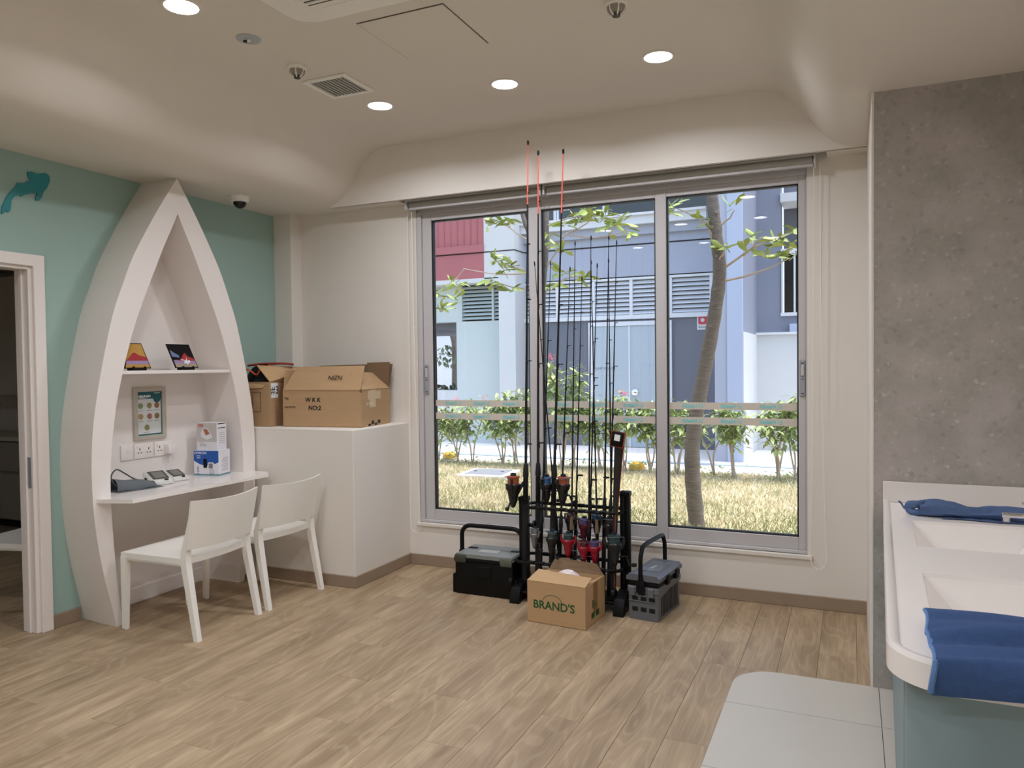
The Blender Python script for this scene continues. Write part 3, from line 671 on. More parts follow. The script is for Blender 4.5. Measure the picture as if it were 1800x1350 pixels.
B().tube([(c + .001, .042 + .013 * math.cos(t_), .028 + .016 * math.sin(t_)) for t_ in np.linspace(0, 2 * PI, 15)[:-1]], .0018, 6, closed=True).done('print', M('hose_print', (120, 124, 134), .5), o)
text('OMRON', .026, PAPW, basis((c + .0012, -.045, .16), (0, 1, 0), (0, 0, 1), (1, 0, 0)), o)
for k in range(5): front([(-.074, .058 - k * .011), (-.058, .058 - k * .011), (-.058, .062 - k * .011), (-.074, .062 - k * .011)], M('print_navy', (60, 70, 100), .5) if k == 0 else bpy.data.materials['print_navy'], .0008)
for k in range(2): front([(-.074, .138 - k * .014), (-.045, .138 - k * .014), (-.045, .142 - k * .014), (-.074, .142 - k * .014)], PAPW, .001)
CAPG = M('caption_pale', (178, 178, 186), .5)
for k in range(9): B().box((-.045, a, .03 + k * .011), (.04 - .012 * (k % 3), a + .0006, .035 + k * .011)).done('side_print', CAPG, o, smooth=0)
o = thing('monitor_carton', 'white carton with red badge on top of the blue carton', 'carton', (-4.185, 4.068, DZt + .178), -1.40)
a, c, h = .083, .055, .195
GRY = M('carton_grey', (196, 192, 188), .4)
B().box((-c, -a, 0), (c, a, h), .001, 1).done('carton_body', CWH, o, smooth=0); front([(-a + .001, .06), (a - .001, .06), (a - .001, h - .001), (-a + .001, h - .001)], GRY, .0005)
front([(-.066, .168), (-.028, .168), (-.028, .184), (-.066, .184)], REDS, .001); text('omron', .01, PAPW, basis((c + .0014, -.047, .176), (0, 1, 0), (0, 0, 1), (1, 0, 0)), o)
front([(-.05, .12), (-.03, .155), (.005, .158), (.045, .1), (.04, .088), (0, .075), (-.045, .095)], CWH, .001); front([(-.028, .15), (.002, .152), (.026, .118), (-.006, .106)], M('copper_print', (170, 108, 70), .4), .0016)
for k, (y, ww) in enumerate(((-.055, .05), (-.055, .055), (-.055, .03))): front([(y, .03 + k * .01), (y + ww, .03 + k * .01), (y + ww, .034 + k * .01), (y, .034 + k * .01)], CAPG, .0008)
for k in range(2): B().box((-.045, a, .155 + k * .03), (.045, a + .0006, .16 + k * .03)).done('side_print', BLACK, o, smooth=0)
for k in range(6): B().box((-.04, a, .05 + k * .014), (.03, a + .0006, .054 + k * .014)).done('side_print', CAPG, o, smooth=0)
# fish stickers
FISH = [(2.744, 2.43), (2.749, 2.471), (2.778, 2.534), (2.805, 2.571), (2.833, 2.603), (2.838, 2.622), (2.884, 2.632), (2.917, 2.657), (2.899, 2.681), (2.904, 2.702), (2.928, 2.707), (2.951, 2.7), (3.009, 2.718), (3.033, 2.706), (3.035, 2.678), (3.016, 2.632), (2.991, 2.599), (2.985, 2.575), (2.966, 2.546), (2.947, 2.544), (2.945, 2.562), (2.957, 2.588), (2.919, 2.58), (2.882, 2.564), (2.859, 2.549), (2.853, 2.56), (2.822, 2.543), (2.804, 2.517), (2.8, 2.48), (2.793, 2.451), (2.78, 2.445), (2.769, 2.457), (2.755, 2.431)]
FT = M('fish_teal', (32, 134, 142), .4, var=.06)
tag(B().prism(FISH, 'x', XL, XL + .008).done('fish_cutout', FT, smooth=0), 'teal fish cut-out on the green wall above the doorway', 'wall decoration', 'fish cut-outs on the wall')
tag(B().prism([(y - .312, z + .03) for y, z in FISH], 'x', XL, XL + .008).done('fish_cutout', FT, smooth=0), 'teal fish cut-out at the very left edge, only its nose in view', 'wall decoration', 'fish cut-outs on the wall')

# ================================================================== CARTONS ON THE LEDGE
def flap(o, p, mat=CARD, th=.005, nm='flap'):
    """four corners of a board in local coordinates, given a real thickness"""
    P = [Vector(q) for q in p]; n = (P[1] - P[0]).cross(P[3] - P[0]).normalized() * th
    b = B(); b._faces(P + [q + n for q in P], [(0, 1, 2, 3), (7, 6, 5, 4), (0, 1, 5, 4), (1, 2, 6, 5), (2, 3, 7, 6), (3, 0, 4, 7)]); return b.done(nm, mat, o, smooth=0)
def carton(nm, lab, loc, rz, w_, d_, h_, mat=CARD):
    o = thing(nm, lab, 'cardboard box', loc, rz); t_ = .005
    b = B(); b.box((0, 0, 0), (w_, d_, t_)); b.box((0, 0, 0), (w_, t_, h_)); b.box((0, d_ - t_, 0), (w_, d_, h_)); b.box((0, t_, 0), (t_, d_ - t_, h_)); b.box((w_ - t_, t_, 0), (w_, d_ - t_, h_))
    b.done('carton_body', mat, o, smooth=0); return o
# box no. 2: origin at its front left bottom corner
w_, d_, h_ = .655, .455, .272
o = carton('cardboard_box', 'large worn cardboard box marked WKK NO 2 on the white ledge', (-3.885, 4.475, LZ), .118, w_, d_, h_)
flap(o, [(0.004, 0, h_), (w_ - .005, -.0, h_), (w_ - .02, .10, h_ + .175), (.055, .115, h_ + .17)]); flap(o, [(0, d_, h_), (w_, d_, h_), (w_ + .02, d_ + .02, h_ + .19), (.02, d_ + .03, h_ + .18)], CARDI)
flap(o, [(w_, 0.01, h_), (w_, d_ - .01, h_), (w_ - .12, d_ - .06, h_ + .12), (w_ - .13, .07, h_ + .13)]); flap(o, [(0, .01, h_), (0, d_ - .01, h_), (-.02, d_ - .05, h_ + .15), (-.02, .06, h_ + .15)])
flap(o, [(w_ - .16, d_ - .05, h_ + .06), (w_ - .005, d_ - .005, h_ + .01), (w_ + .015, d_ - .02, h_ + .205), (w_ - .16, d_ - .06, h_ + .20)], CARDI)
XZ = lambda x, z, y=-.0008: basis((x, y, z), (1, 0, 0), (0, 0, 1), (0, -1, 0))
text('W K K', .044, INK, XZ(.255, .2), o, name='marker_writing', shear=.1, bold=.0012); text('NO:2', .046, INK, XZ(.27, .14), o, name='marker_writing', shear=.05, bold=.0012)
m = basis((.42, .056, h_ + .093), (-.99, .05, 0), (0, -.5, -.866), (0, -.866, .5)); text('NZIN', .05, INK, Matrix.Translation((0, -.012, 0)) @ m, o, name='marker_writing')
text('ASSORTED', .02, INK, XZ(.06, .145), o, name='marker_writing'); text('T&J', .025, INK, XZ(.03, .21), o, name='marker_writing')
B().box((w_, .13, .14), (w_ + .0008, .22, h_)).box((w_ + .0004, .1, .2), (w_ + .001, .3, .262)).done('tape', TAPE, o, smooth=0)
B().box((w_ - .012, -.001, .255), (w_ + .001, .012, h_ + .004)).done('torn_corner', CARDI, o, smooth=0)
text('54 NG', .04, M('tape_print', (220, 208, 186), .4), basis((w_ + .001, .12, .165), (0, 1, 0), (0, 0, 1), (1, 0, 0)), o, name='tape_lettering')
for q in range(4): B().box((w_, .1 + .05 * q, .004 + .01 * (q % 2)), (w_ + .0008, .14 + .05 * q, .02 + .02 * (q % 2))).done('scuff', INK, o, smooth=0)
# box no. 3
w3, d3, h3 = .34, .42, .335
o = carton('cardboard_box', 'open cardboard box marked #3 behind the larger box on the ledge', (-4.315, 4.415, LZ), .05, w3, d3, h3)
flap(o, [(w3, .005, h3), (w3, d3, h3), (w3 + .09, d3, h3 + .10), (w3 - .13, .02, h3 + .125)], CARD2); flap(o, [(0, .0, h3), (w3 - .03, 0, h3 - .02), (w3 - .06, -.012, h3 - .045), (0, -.012, h3 - .05)], CARD2)
B().box((w3, .02, h3 - .12), (w3 + .001, .1, h3 - .01)).done('label', PAPW, o, smooth=0)
text('#3', .085, INK, basis((w3 + .0016, .063, h3 - .065), (0, 1, 0), (0, 0, 1), (1, 0, 0)), o, name='marker_writing')
for lo, hi in (((.18, .11), (.26, .113)), ((.18, .257), (.26, .26)), ((.18, .11), (.183, .26)), ((.257, .11), (.26, .26))): B().box((lo[0], -.0012, lo[1]), (hi[0], 0, hi[1])).done('printed_frame', INK, o, smooth=0)
o = thing('fishing_bag', 'black bag with orange piping stuffed in the open #3 box', 'bag', (-4.17, 4.58, LZ + .01)); ORG = M('orange_piping', (216, 84, 40), .6)
def blob(u, v):
    a = 2 * PI * u; ph = PI * (v - .5); r = 1 + .12 * math.sin(3 * a + 2 * v) + .08 * math.sin(7 * a)
    return Vector((.13 * r * math.cos(a) * math.cos(ph), .12 * r * math.sin(a) * math.cos(ph), .24 + .215 * math.sin(ph) * (1 + .05 * math.sin(5 * a))))
B().grid(blob, 24, 12).done('bag_body', BLACK, o, smooth=60)
B().tube(smooth_tab([(-.1, -.13, .37), (-.02, -.14, .42), (.05, -.12, .38), (.08, -.1, .43), (.1, 0, .45)], 5), .006, 6).done('piping', ORG, o); B().tube(smooth_tab([(-.1, -.05, .45), (0, 0, .462), (.15, .05, .463), (.22, .1, .455)], 5), [.02] * 16, 8, flat=.45).done('strap', M('strap_rust', (150, 60, 44), .7), o)

# ================================================================== WINDOW
win = struct(bpy.data.objects.new('window_1', None), 'three panel aluminium sliding window looking onto the garden'); COL.objects.link(win); win.location = (-1.66, YW, WZ0); PM[win.name] = Matrix.Translation((-1.66, YW, WZ0)); win['category'] = 'window'
def wb(nm, x0, z0, x1, z1, y0=5.10, y1=5.17, mat=ALU, bev=.003, par=None): return B().box((x0, y0, z0), (x1, y1, z1), bev, 1).done(nm, mat, par or win, True, smooth=0)
FX0, FX1, FZ0, FZ1 = -3.035, -.263, .335, 2.735
wb('frame_jamb', FX0 - .038, FZ0, FX0, FZ1, 5.082, 5.22); wb('frame_jamb', FX1, FZ0, FX1 + .012, FZ1, 5.082, 5.22)
wb('frame_sill', FX0 - .03, FZ0, FX1 + .01, FZ0 + .022, 5.085, 5.22); wb('frame_head', FX0 - .03, FZ1 - .02, FX1 + .01, FZ1 + .06, 5.09, 5.22)
GZ0, GZ1 = .437, 2.665
panels = [(-2.955, -2.142, -3.033, -2.044, 0), (-2.042, -1.214, -2.142, -1.14, .0), (-1.138, -.308, -1.2, -.264, 0)]
stiles = [(-3.033, -2.955), (-2.142, -2.044), (-1.214, -1.14), (-.308, -.264)]
for a, c in stiles: wb('stile', a, FZ0 + .022, c, FZ1 - .02)
wb('stile_edge', -2.056, FZ0 + .022, -2.044, FZ1 - .02, 5.094, 5.1); wb('stile_edge', -1.152, FZ0 + .022, -1.14, FZ1 - .02, 5.094, 5.1)
for k, (a, c) in enumerate(((-2.955, -2.142), (-2.044, -1.214), (-1.14, -.308))):
    wb('bottom_rail', a, FZ0 + .022, c, GZ0, 5.102, 5.168); wb('top_rail', a, GZ1, c, FZ1 - .02, 5.102, 5.168)
    for lo, hi in (((a, GZ0), (a + .009, GZ1)), ((c - .009, GZ0), (c, GZ1)), ((a, GZ0), (c, GZ0 + .009)), ((a, GZ1 - .009), (c, GZ1))): wb('gasket', lo[0], lo[1], hi[0], hi[1], 5.112, 5.15, GASK, 0)
    pane = wb('pane', a + .004, GZ0 + .004, c - .004, GZ1 - .004, 5.128, 5.134, GLASS, 0)
    for z0, z1 in ((1.238, 1.285), (1.138, 1.186)):
        st = wb('frosted_strip', a + .009, z0, c - .009, z1, 5.1245, 5.1275, FROST, 0, pane)
        for q in range(3):
            xx = a + (c - a) * (.2 + .3 * q)
            me = text_mesh('U Health', .038, shear=.22, bold=.0007); me.transform(basis((xx, 5.1235, (z0 + z1) / 2), (-1, 0, 0), (0, 0, 1), (0, 1, 0))); me.materials.clear(); me.materials.append(CYAN)
            tx = obj('strip_lettering', me, pane, True)
def handle(x):
    h = wb('pull_handle', x - .018, 1.33, x + .018, 1.56, 5.088, 5.1, M('handle_grey', (158, 158, 166), .4) if 'handle_grey' not in bpy.data.materials else bpy.data.materials['handle_grey'], .006)
    for z in (1.35, 1.44, 1.46, 1.54): wb('handle_inset', x - .008, z - .002, x + .008, z + .002, 5.086, 5.088, GASK, 0, h)
    wb('latch', x - .009, 1.46, x + .009, 1.53, 5.082, 5.088, ALU, .002, h)
handle(-3.005); handle(-.284)
# roller blinds rolled up in the pocket
def blind(x0, x1, cx, lab):
    o = thing('roller_blind', lab, 'blind', ((x0 + x1) / 2, 5.0, 2.74), group='rolled up window blinds')
    B().box((x0, 4.955, 2.795), (x1, 5.06, 2.86), .004, 1).done('head_box', ALUD, o, True, smooth=0)
    B().tube([(x0 + .02, 5.01, 2.775), (x1 - .02, 5.01, 2.775)], .026, 14).done('roll', ALUD, o, True)
    B().box((x0 + .015, 4.995, 2.738), (x1 - .015, 5.025, 2.756), .003, 1).done('bottom_bar', ALU, o, True, smooth=0)
    B().box((x0, 4.96, 2.735), (x0 + .012, 5.055, 2.8), .002, 1).done('end_bracket', ALU, o, True, smooth=0); B().box((x1 - .012, 4.96, 2.735), (x1, 5.055, 2.8), .002, 1).done('end_bracket', ALU, o, True, smooth=0)
    pts = [(cx - .025, 5.02, 2.76), (cx - .03, 5.03, 1.6), (cx - .045, 5.035, .45)] + [(cx + .045 * math.cos(a), 5.035, .32 + .06 * math.sin(a)) for a in np.linspace(PI, 2 * PI, 8)] + [(cx + .04, 5.035, .45), (cx + .015, 5.03, 1.6), (cx + .012, 5.02, 2.76)]
    B().tube(pts, .0022, 6).done('bead_chain', PLAST, o, True)
    B().lathe([(.004, -.008), (.005, 0), (.004, .008)], 8, Matrix.Translation((cx + .015, 5.03, 1.85))).done('chain_stop', PLAST, o, True)
blind(-3.10, -1.99, -3.09, 'left roller blind rolled up over the window, chain hanging by the ledge'); blind(-1.975, -.2, -.19, 'right roller blind rolled up over the window, chain hanging by the mosaic wall')

# ================================================================== FISHING GEAR BY THE WINDOW
# ---- rod rack
rack = thing('rod_rack', 'black upright fishing rod rack standing before the window', 'rod rack', (-1.66, 4.64, 0))
for x, zt in ((-2.0, .67), (-1.305, .745)):
    B().box((x - .033, 4.62, .02), (x + .0, 4.67, zt), .006).done('post', BLACK, rack, True, smooth=30); B().box((x + .004, 4.625, .02), (x + .03, 4.665, zt - .01), .006).done('post', BLACK, rack, True, smooth=30)
    B().box((x - .035, 4.615, zt - .03), (x + .032, 4.675, zt), .005).done('post_cap', BLACK, rack, True, smooth=30)
    ft = B().prism([(4.46, 0), (4.5, 0), (4.53, .045), (4.75, .045), (4.78, 0), (4.82, 0), (4.82, .03), (4.78, .1), (4.68, .13), (4.6, .13), (4.5, .1), (4.46, .03)], 'x', x - .035, x + .03).done('side_foot', BLACK, rack, True, smooth=30)
    B().lathe([(.03, -.014), (.034, -.01), (.034, .01), (.03, .014)], 16, Matrix.Translation((x - .045, 4.52, .12)) @ Matrix.Rotation(PI / 2, 4, 'Y')).done('hinge_disc', BLACK, ft)
def loop(z, y0, y1, r, x0=-1.985, x1=-1.315, nm='rail_loop'):
    P = [(p[0], p[1], z) for p in rrect(x0, y0, x1, y1, .05, 5)]; return B().tube(P, r, 8, closed=True).done(nm, BLACKM, rack, True)
loop(.615, 4.555, 4.735, .011); loop(.262, 4.52, 4.76, .011, -2.03)
for x in np.linspace(-1.9, -1.36, 9):
    for y, z in ((4.555, .615), (4.735, .615), (4.52, .262), (4.76, .262)): B().box((x - .022, y - .014, z - .007), (x + .022, y + .014, z + .013), .004, 1).done('rod_clip', BLACK, rack, True, smooth=0)
B().box((-1.98, 4.52, .05), (-1.32, 4.76, .068), .004, 1).done('bottom_tray', BLACK, rack, True, smooth=0)
k_ = B().lathe([(.012, 0), (.014, .03), (.033, .034), (.033, .05), (.02, .056)], 16, Matrix.Translation((-1.97, 4.645, .48)) @ Matrix.Rotation(PI / 2, 4, 'Y')).done('clamp_knob', BLACK, rack, True)
B().box((-1.345, 4.47, .0), (-1.29, 4.53, .05), .006).done('castor', BLACK, rack, True, smooth=30)
# ---- rods with reels
BLANK = M('carbon_blank', (26, 26, 30), .25, var=.2); EVA = M('eva_grip', (22, 22, 23), .8, var=.1); TIPO = M('orange_tip', (226, 92, 74), .5); CORK = M('tan_grip', (120, 100, 78), .7, var=.2)
RMAT = dict(orange=M('spool_orange', (164, 84, 56), .35, var=.2), blue=M('spool_blue', (56, 96, 150), .3, var=.15), red=M('reel_red', (158, 28, 48), .3, var=.15), black=M('reel_black', (30, 31, 34), .3, var=.2), steel=M('reel_steel', (140, 142, 146), .25, metal=.7, var=.1), purple=M('spool_purple', (86, 70, 120), .3, var=.15), teal=M('spool_teal', (48, 70, 72), .3, var=.2), dred=M('reel_dark_red', (88, 26, 40), .3, var=.2))
guide_me = {}
def guide(r):
    if r not in guide_me:
        b = B(); b.tube([(r * math.cos(a), r + r * math.sin(a), 0) for a in np.linspace(0, 2 * PI, 11)[:-1]], r * .22, 5, closed=True); b.tube([(0, 0, -r * 2), (0, r * .1, 0)], r * .25, 5)
        guide_me[r] = b.mesh('guide'); guide_me[r].materials.append(BLACKM)
    return guide_me[r]
def rod(lab, base, tip, r0, r1, reel=None, tipm=None, grip=EVA, seat_h=.4):
    base, tip = Vector(base), Vector(tip); L = (tip - base).length; o = thing('fishing_rod', lab, 'fishing rod', base, group='fishing rods in the rack')
    q = Vector((0, 0, 1)).rotation_difference((tip - base).normalized()).to_matrix().to_4x4()
    def part(b, nm, mat, par=o): b.bm.transform(q) if par is o else None; return b.done(nm, mat, par)
    gl = seat_h + .16
    part(B().lathe([(r0 * 1.1, .0), (r0 * 1.25, .01), (r0 * 1.2, seat_h - .12), (r0 * .95, seat_h - .1)], 10), 'butt_grip', grip)
    part(B().lathe([(r0 * .95, seat_h - .1), (r0 * 1.05, seat_h - .09), (r0 * 1.05, seat_h + .07), (r0 * .9, seat_h + .08)], 10), 'reel_seat', BLACKM)
    part(B().lathe([(r0 * 1.15, seat_h + .08), (r0 * 1.2, seat_h + .1), (r0 * .9, gl), (r0 * .62, gl + .01)], 10), 'fore_grip', grip)
    zt = L * .86 if tipm else L
    f = lambda z: r0 * .6 + (r1 - r0 * .6) * (z - gl) / (L - gl)
    part(B().lathe([(f(gl), gl), (f((gl + zt) / 2), (gl + zt) / 2), (f(zt), zt)], 8), 'blank', BLANK)
    if tipm: part(B().lathe([(f(zt) * 1.05, zt), (r1, L)], 8), 'tip_section', tipm)
    ang = random.uniform(-2.6, -.5)
    for k in range(6):
        z = gl + .14 + (L - gl - .15) * (k / 5) ** .8; r = .014 * (1 - k / 5) + .0045
        g_ = obj('guide', guide(round(r, 4)), o); g_.matrix_basis = q @ Matrix.Translation((0, 0, z)) @ Matrix.Rotation(ang, 4, 'Z') @ Matrix.Translation((0, f(min(z, L)) * .8, 0))
    part(B().lathe([(r1 * 1.6, L - .02), (r1 * 2.4, L), (r1 * 1.2, L + .012)], 8), 'tip_top', BLACKM)
    if reel:
        az, s, mb, msp, zz = reel; Q = q @ Matrix.Translation((0, 0, zz)) @ Matrix.Rotation(az, 4, 'Z')   # local +x points away from the rod
        d_ = .062 * s; T = Q @ Matrix.Translation((d_, 0, 0)) @ Matrix.Scale(s, 4)
        rl = B().lathe([(.004, -.095), (.012, -.088), (.021, -.06), (.026, -.03), (.03, -.012), (.037, -.004), (.04, .02), (.036, .024), (.03, .024)], 16, T).tube([Q @ Vector((0, 0, .035 * s)), Q @ Vector((.012 * s, 0, .03 * s)), Q @ Vector((d_ * .7, 0, -.03 * s)), Q @ Vector((d_, 0, -.045 * s))], .008 * s, 8).done('reel', RMAT[mb], o)
        B().lathe([(.029, .022), (.029, .052), (.033, .055), (.033, .06), (.026, .063)], 16, T).done('spool', RMAT[msp], rl)
        B().lathe([(.016, .063), (.015, .074), (.008, .078)], 12, T).done('drag_knob', RMAT['black'], rl)
        for sg in (-1, 1): B().tube([T @ Vector((0, sg * .037, -.002)), T @ Vector((0, sg * .048, .02)), T @ Vector((0, sg * .047, .052))], .0065 * s, 6).done('rotor_arm', RMAT[mb], rl)
        B().tube([T @ Vector((.047 * math.sin(a) * .9, .047 * math.cos(a), .052 + .006 * math.sin(a))) for a in np.linspace(0, PI, 9)], .002 * s, 5).done('bail_wire', RMAT['steel'], rl)
        hs = 1 if random.random() < .5 else -1
        B().tube([T @ Vector((0, hs * .02, -.045)), T @ Vector((0, hs * .06, -.045)), T @ Vector((.012, hs * .07, -.085)), T @ Vector((.012, hs * .09, -.086))], .0045 * s, 6).lathe([(.009, -.012), (.011, 0), (.009, .012)], 8, T @ Matrix.Translation((.012, hs * .096, -.086)) @ Matrix.Rotation(PI / 2, 4, 'X')).done('crank', RMAT['black'], rl)
    return o
LFT, RGT, FRT = PI, 0., -PI / 2
rod('tallest rod with orange tip and a big reel at the far left of the rack', (-1.984, 4.60, .07), (-1.966, 4.69, 3.028), .017, .0035, (LFT + .25, 1.35, 'black', 'orange', .655), TIPO, seat_h=.655)
rod('thick black rod with an orange tip second from the left, blue spool reel', (-1.91, 4.649, .07), (-1.894, 4.69, 2.951), .0165, .0035, (RGT - .3, 1.15, 'black', 'blue', .67), TIPO, seat_h=.66)
rod('thick black rod with an orange tip third from the left, orange spool reel', (-1.806, 4.62, .07), (-1.707, 4.66, 2.931), .0165, .0035, (RGT - .3, 1.2, 'black', 'orange', .68), TIPO, seat_h=.66)
rod('thin rod leaning left across its neighbours', (-1.762, 4.70, .07), (-1.951, 4.745, 2.233), .010, .002, None, None, seat_h=.34)
rod('thin rod with a bright steel reel at the left end', (-1.875, 4.583, .07), (-1.79, 4.63, 2.21), .012, .002, (FRT - .5, .85, 'steel', 'steel', .36), None, seat_h=.36)
rod('thin rod with a black reel left of the red reels', (-1.741, 4.583, .07), (-1.657, 4.63, 2.165), .012, .002, (FRT - .7, 1.0, 'black', 'teal', .34), None, seat_h=.34)
rod('rod carrying the leftmost low red reel', (-1.662, 4.60, .07), (-1.628, 4.65, 2.33), .011, .002, (FRT, 1.0, 'red', 'teal', .335), None, CORK, seat_h=.33)
rod('rod behind with a dark reel and red cap above the leftmost red reel', (-1.673, 4.695, .07), (-1.611, 4.73, 2.11), .010, .002, (FRT - .3, .95, 'black', 'dred', .45), None, seat_h=.45)
rod('rod with a low red reel in the middle of the rack', (-1.542, 4.598, .07), (-1.517, 4.64, 2.356), .012, .002, (FRT - .25, .95, 'red', 'dred', .30), None, seat_h=.32)
rod('rod with a purple spool reel behind the red reels', (-1.565, 4.66, .07), (-1.497, 4.70, 2.186), .010, .002, (FRT - .35, .95, 'dred', 'purple', .43), None, seat_h=.43)
rod('thin rod leaning left with the rightmost low red reel', (-1.475, 4.60, .07), (-1.525, 4.66, 2.204), .011, .002, (FRT, .95, 'red', 'purple', .305), None, CORK, seat_h=.32)
rod('rod with a blue spool reel right of the centre', (-1.475, 4.70, .07), (-1.418, 4.70, 2.357), .012, .002, (FRT - .6, .95, 'black', 'blue', .46), None, EVA, seat_h=.45)
rod('rod with a plain black reel beside the dark sleeve', (-1.42, 4.64, .07), (-1.358, 4.67, 2.318), .011, .002, (FRT + .2, .95, 'black', 'black', .45), None, EVA, seat_h=.45)
rod('rightmost rod with a big dark reel next to the right post', (-1.375, 4.57, .07), (-1.403, 4.64, 2.203), .012, .002, (FRT + .5, 1.25, 'black', 'teal', .34), None, seat_h=.35)
# ---- padded rod sleeve
o = thing('rod_sleeve', 'dark padded rod sleeve with orange edging and a white label at its head', 'rod sleeve', (-1.345, 4.545, .07))
def slv(z): return interp([(.07, .013), (.35, .014), (.62, .017), (.95, .027), (1.05, .032)], z)
cxz = lambda z: interp([(.07, -1.36), (.35, -1.352), (.62, -1.345), (.98, -1.322), (1.15, -1.305)], z) 
b = B(); rows = []
for z in np.linspace(.07, 1.04, 14): rows.append([b.bm.verts.new((cxz(z) + slv(z) * math.cos(a), 4.55 + .4 * slv(z) * math.sin(a), z)) for a in np.linspace(0, 2 * PI, 13)[:-1]])
for A, C in zip(rows, rows[1:]):
    for j in range(12): b.bm.faces.new((A[j], A[(j + 1) % 12], C[(j + 1) % 12], C[j]))
b.bm.faces.new(rows[0][::-1]); b.bm.faces.new(rows[-1]); b.done('sleeve', M('sleeve_fabric', (34, 30, 28), .8, var=.2), o, True)
T = Matrix.Translation((-1.322, 4.545, 1.085)) @ Matrix.Rotation(.16, 4, 'Y')
hd = B().box((-.042, -.016, -.05), (.042, .016, .045), .008, 2, T).done('head_cover', BLACK, o, True, smooth=30); B().box((-.02, -.0175, -.012), (.016, -.016, .026), m=T).done('label', PAPW, hd)
P = [T @ Vector((x, -.017, z)) for x, z in ((-.042, -.05), (.042, -.05), (.042, .045), (-.042, .045))]; hd2 = B().tube(P, .0018, 5, closed=True).done('edging', ORG, hd)
B().tube([(cxz(z) + .2 * slv(z), 4.55 - .4 * slv(z), z) for z in np.linspace(.1, .62, 8)], .0014, 5).tube([(cxz(z) + slv(z) * .95, 4.548, z) for z in np.linspace(.62, 1.03, 8)], .0014, 5).done('edging', ORG, o, True)
# ---- black tackle box
o = thing('tackle_box', 'black tackle box with a grey lid and arched handle left of the rack', 'tackle box', (-2.255, 4.66, 0), .0)
hw, hd_ = .215, .135
b = B().box((-hw, -hd_, 0), (hw, hd_, .225), .012); b.done('body', BLACK, o, smooth=30)
B().box((-hw - .025, -hd_ + .01, .0), (-hw, hd_ - .01, .13), .008).done('side_pocket', BLACK, o, smooth=30); B().box((hw, -hd_ + .01, 0), (hw + .025, hd_ - .01, .13), .008).done('side_pocket', BLACK, o, smooth=30)
B().box((-hw - .006, -hd_ - .008, .225), (hw + .006, hd_ + .008, .25), .008).done('lid_rim', BLACK, o, smooth=30)
B().prism([(-hw - .004, .25), (hw + .004, .25), (hw - .012, .275), (-hw + .012, .275)], 'y', -hd_ - .004, hd_ + .004).done('lid', LIDG, o, smooth=20)
B().box((-.085, -.05, .275), (.06, .03, .2762)).done('lid_badge', M('badge_grey', (176, 178, 176), .3), o, smooth=0)
for s in (-1, 1):
    B().box((s * .17 - .045, -hd_ - .016, .215), (s * .17 + .045, -hd_ + .05, .27), .012).done('corner_latch', M('latch_olive', (92, 96, 84), .5) if s > 0 else M('latch_dark', (60, 64, 52), .5), o, smooth=30)
    B().box((s * .16 - .03, .02, .2755), (s * .16 + .03, .06, .278)).done('lid_slot', BLACK, o, smooth=0)
    B().box((s * (hw + .012) - .016, -.025, .17), (s * (hw + .012) + .016, .025, .27), .006).done('handle_mount', BLACK, o, smooth=30)
hp = [(-hw - .014, 0, .22), (-hw - .014, 0, .36)] + [(-hw + .056 - .07 * math.cos(a), 0, .375 + .065 * math.sin(a)) for a in np.linspace(0, PI / 2, 7)] + [(hw - .056 + .07 * math.sin(a), 0, .375 + .065 * math.cos(a)) for a in np.linspace(0, PI / 2, 7)] + [(hw + .014, 0, .36), (hw + .014, 0, .22)]
B().tube(hp, .0155, 10).done('handle', BLACK, o)
B().box((-.06, -hd_ - .006, .12), (.06, -hd_, .2), .003, 1).done('front_catch', BLACK, o, smooth=0)
# ---- grey bait crate cooler
o = thing('bait_cooler', 'slate grey vented bait cooler with black lid band and folding handle', 'cooler box', (-1.125, 4.655, 0), -.12)
hw, hd_ = .092, .195
B().prism([(-hw, 0), (hw, 0), (hw, .205), (-hw, .205)], 'y', -hd_, hd_).done('tub', GREYP, o, smooth=0)
B().box((-hw - .008, -hd_ - .008, .165), (hw + .008, hd_ + .008, .205), .004, 1).done('tub_rim', GREYP, o, smooth=0)
B().box((-hw - .004, -hd_ - .004, .205), (hw + .006, hd_ + .004, .24), .006).done('seal_band', BLACK, o, smooth=30)
B().prism([(-hw - .014, .24), (hw + .014, .24), (hw + .014, .262), (hw - .004, .278), (-hw + .004, .278), (-hw - .014, .262)], 'y', -hd_ - .012, hd_ + .012).done('lid', GREYP, o, smooth=20)
B().box((-.055, -.1, .278), (.06, .13, .282), .002, 1).done('lid_panel', M('lid_slate', (112, 116, 124), .35), o, smooth=0)
BS_ = M('badge_silver', (214, 216, 220), .2, metal=.5)
for q in range(5): B().box((-.022 + .004 * q, -.05 + .018 * q, .282), (.006 + .004 * (q % 2), -.038 + .018 * q, .2826)).done('lid_mark', BS_, o, smooth=0)
for r_, z0, z1 in ((0, .05, .078), (1, .118, .142)):
    for k in range(3): B().box((-.072 + k * .054, -hd_ - .0015, z0), (-.034 + k * .054, -hd_ + .004, z1), .002, 1).done('front_vent', DARK, o, smooth=0)
B().box((-.088, -hd_ - .014, .145), (-.05, -hd_, .198), .003, 1).done('front_bracket', GREYP, o, smooth=0); B().box((.03, -hd_ - .014, .145), (.068, -hd_, .198), .003, 1).done('front_bracket', GREYP, o, smooth=0)
B().box((-.03, -hd_ - .012, .155), (.01, -hd_, .175), .002, 1).done('front_catch', BLACK, o, smooth=0); B().box((-.092, -hd_ - .008, .112), (.075, -hd_, .118), .001, 1).done('front_rib', GREYP, o, smooth=0)
for k in range(12): B().box((hw - .003, -.14 + k * .026, .02), (hw + .0015, -.128 + k * .026, .135 + .02 * min(1, k / 6))).done('side_slot', DARK, o, smooth=0)
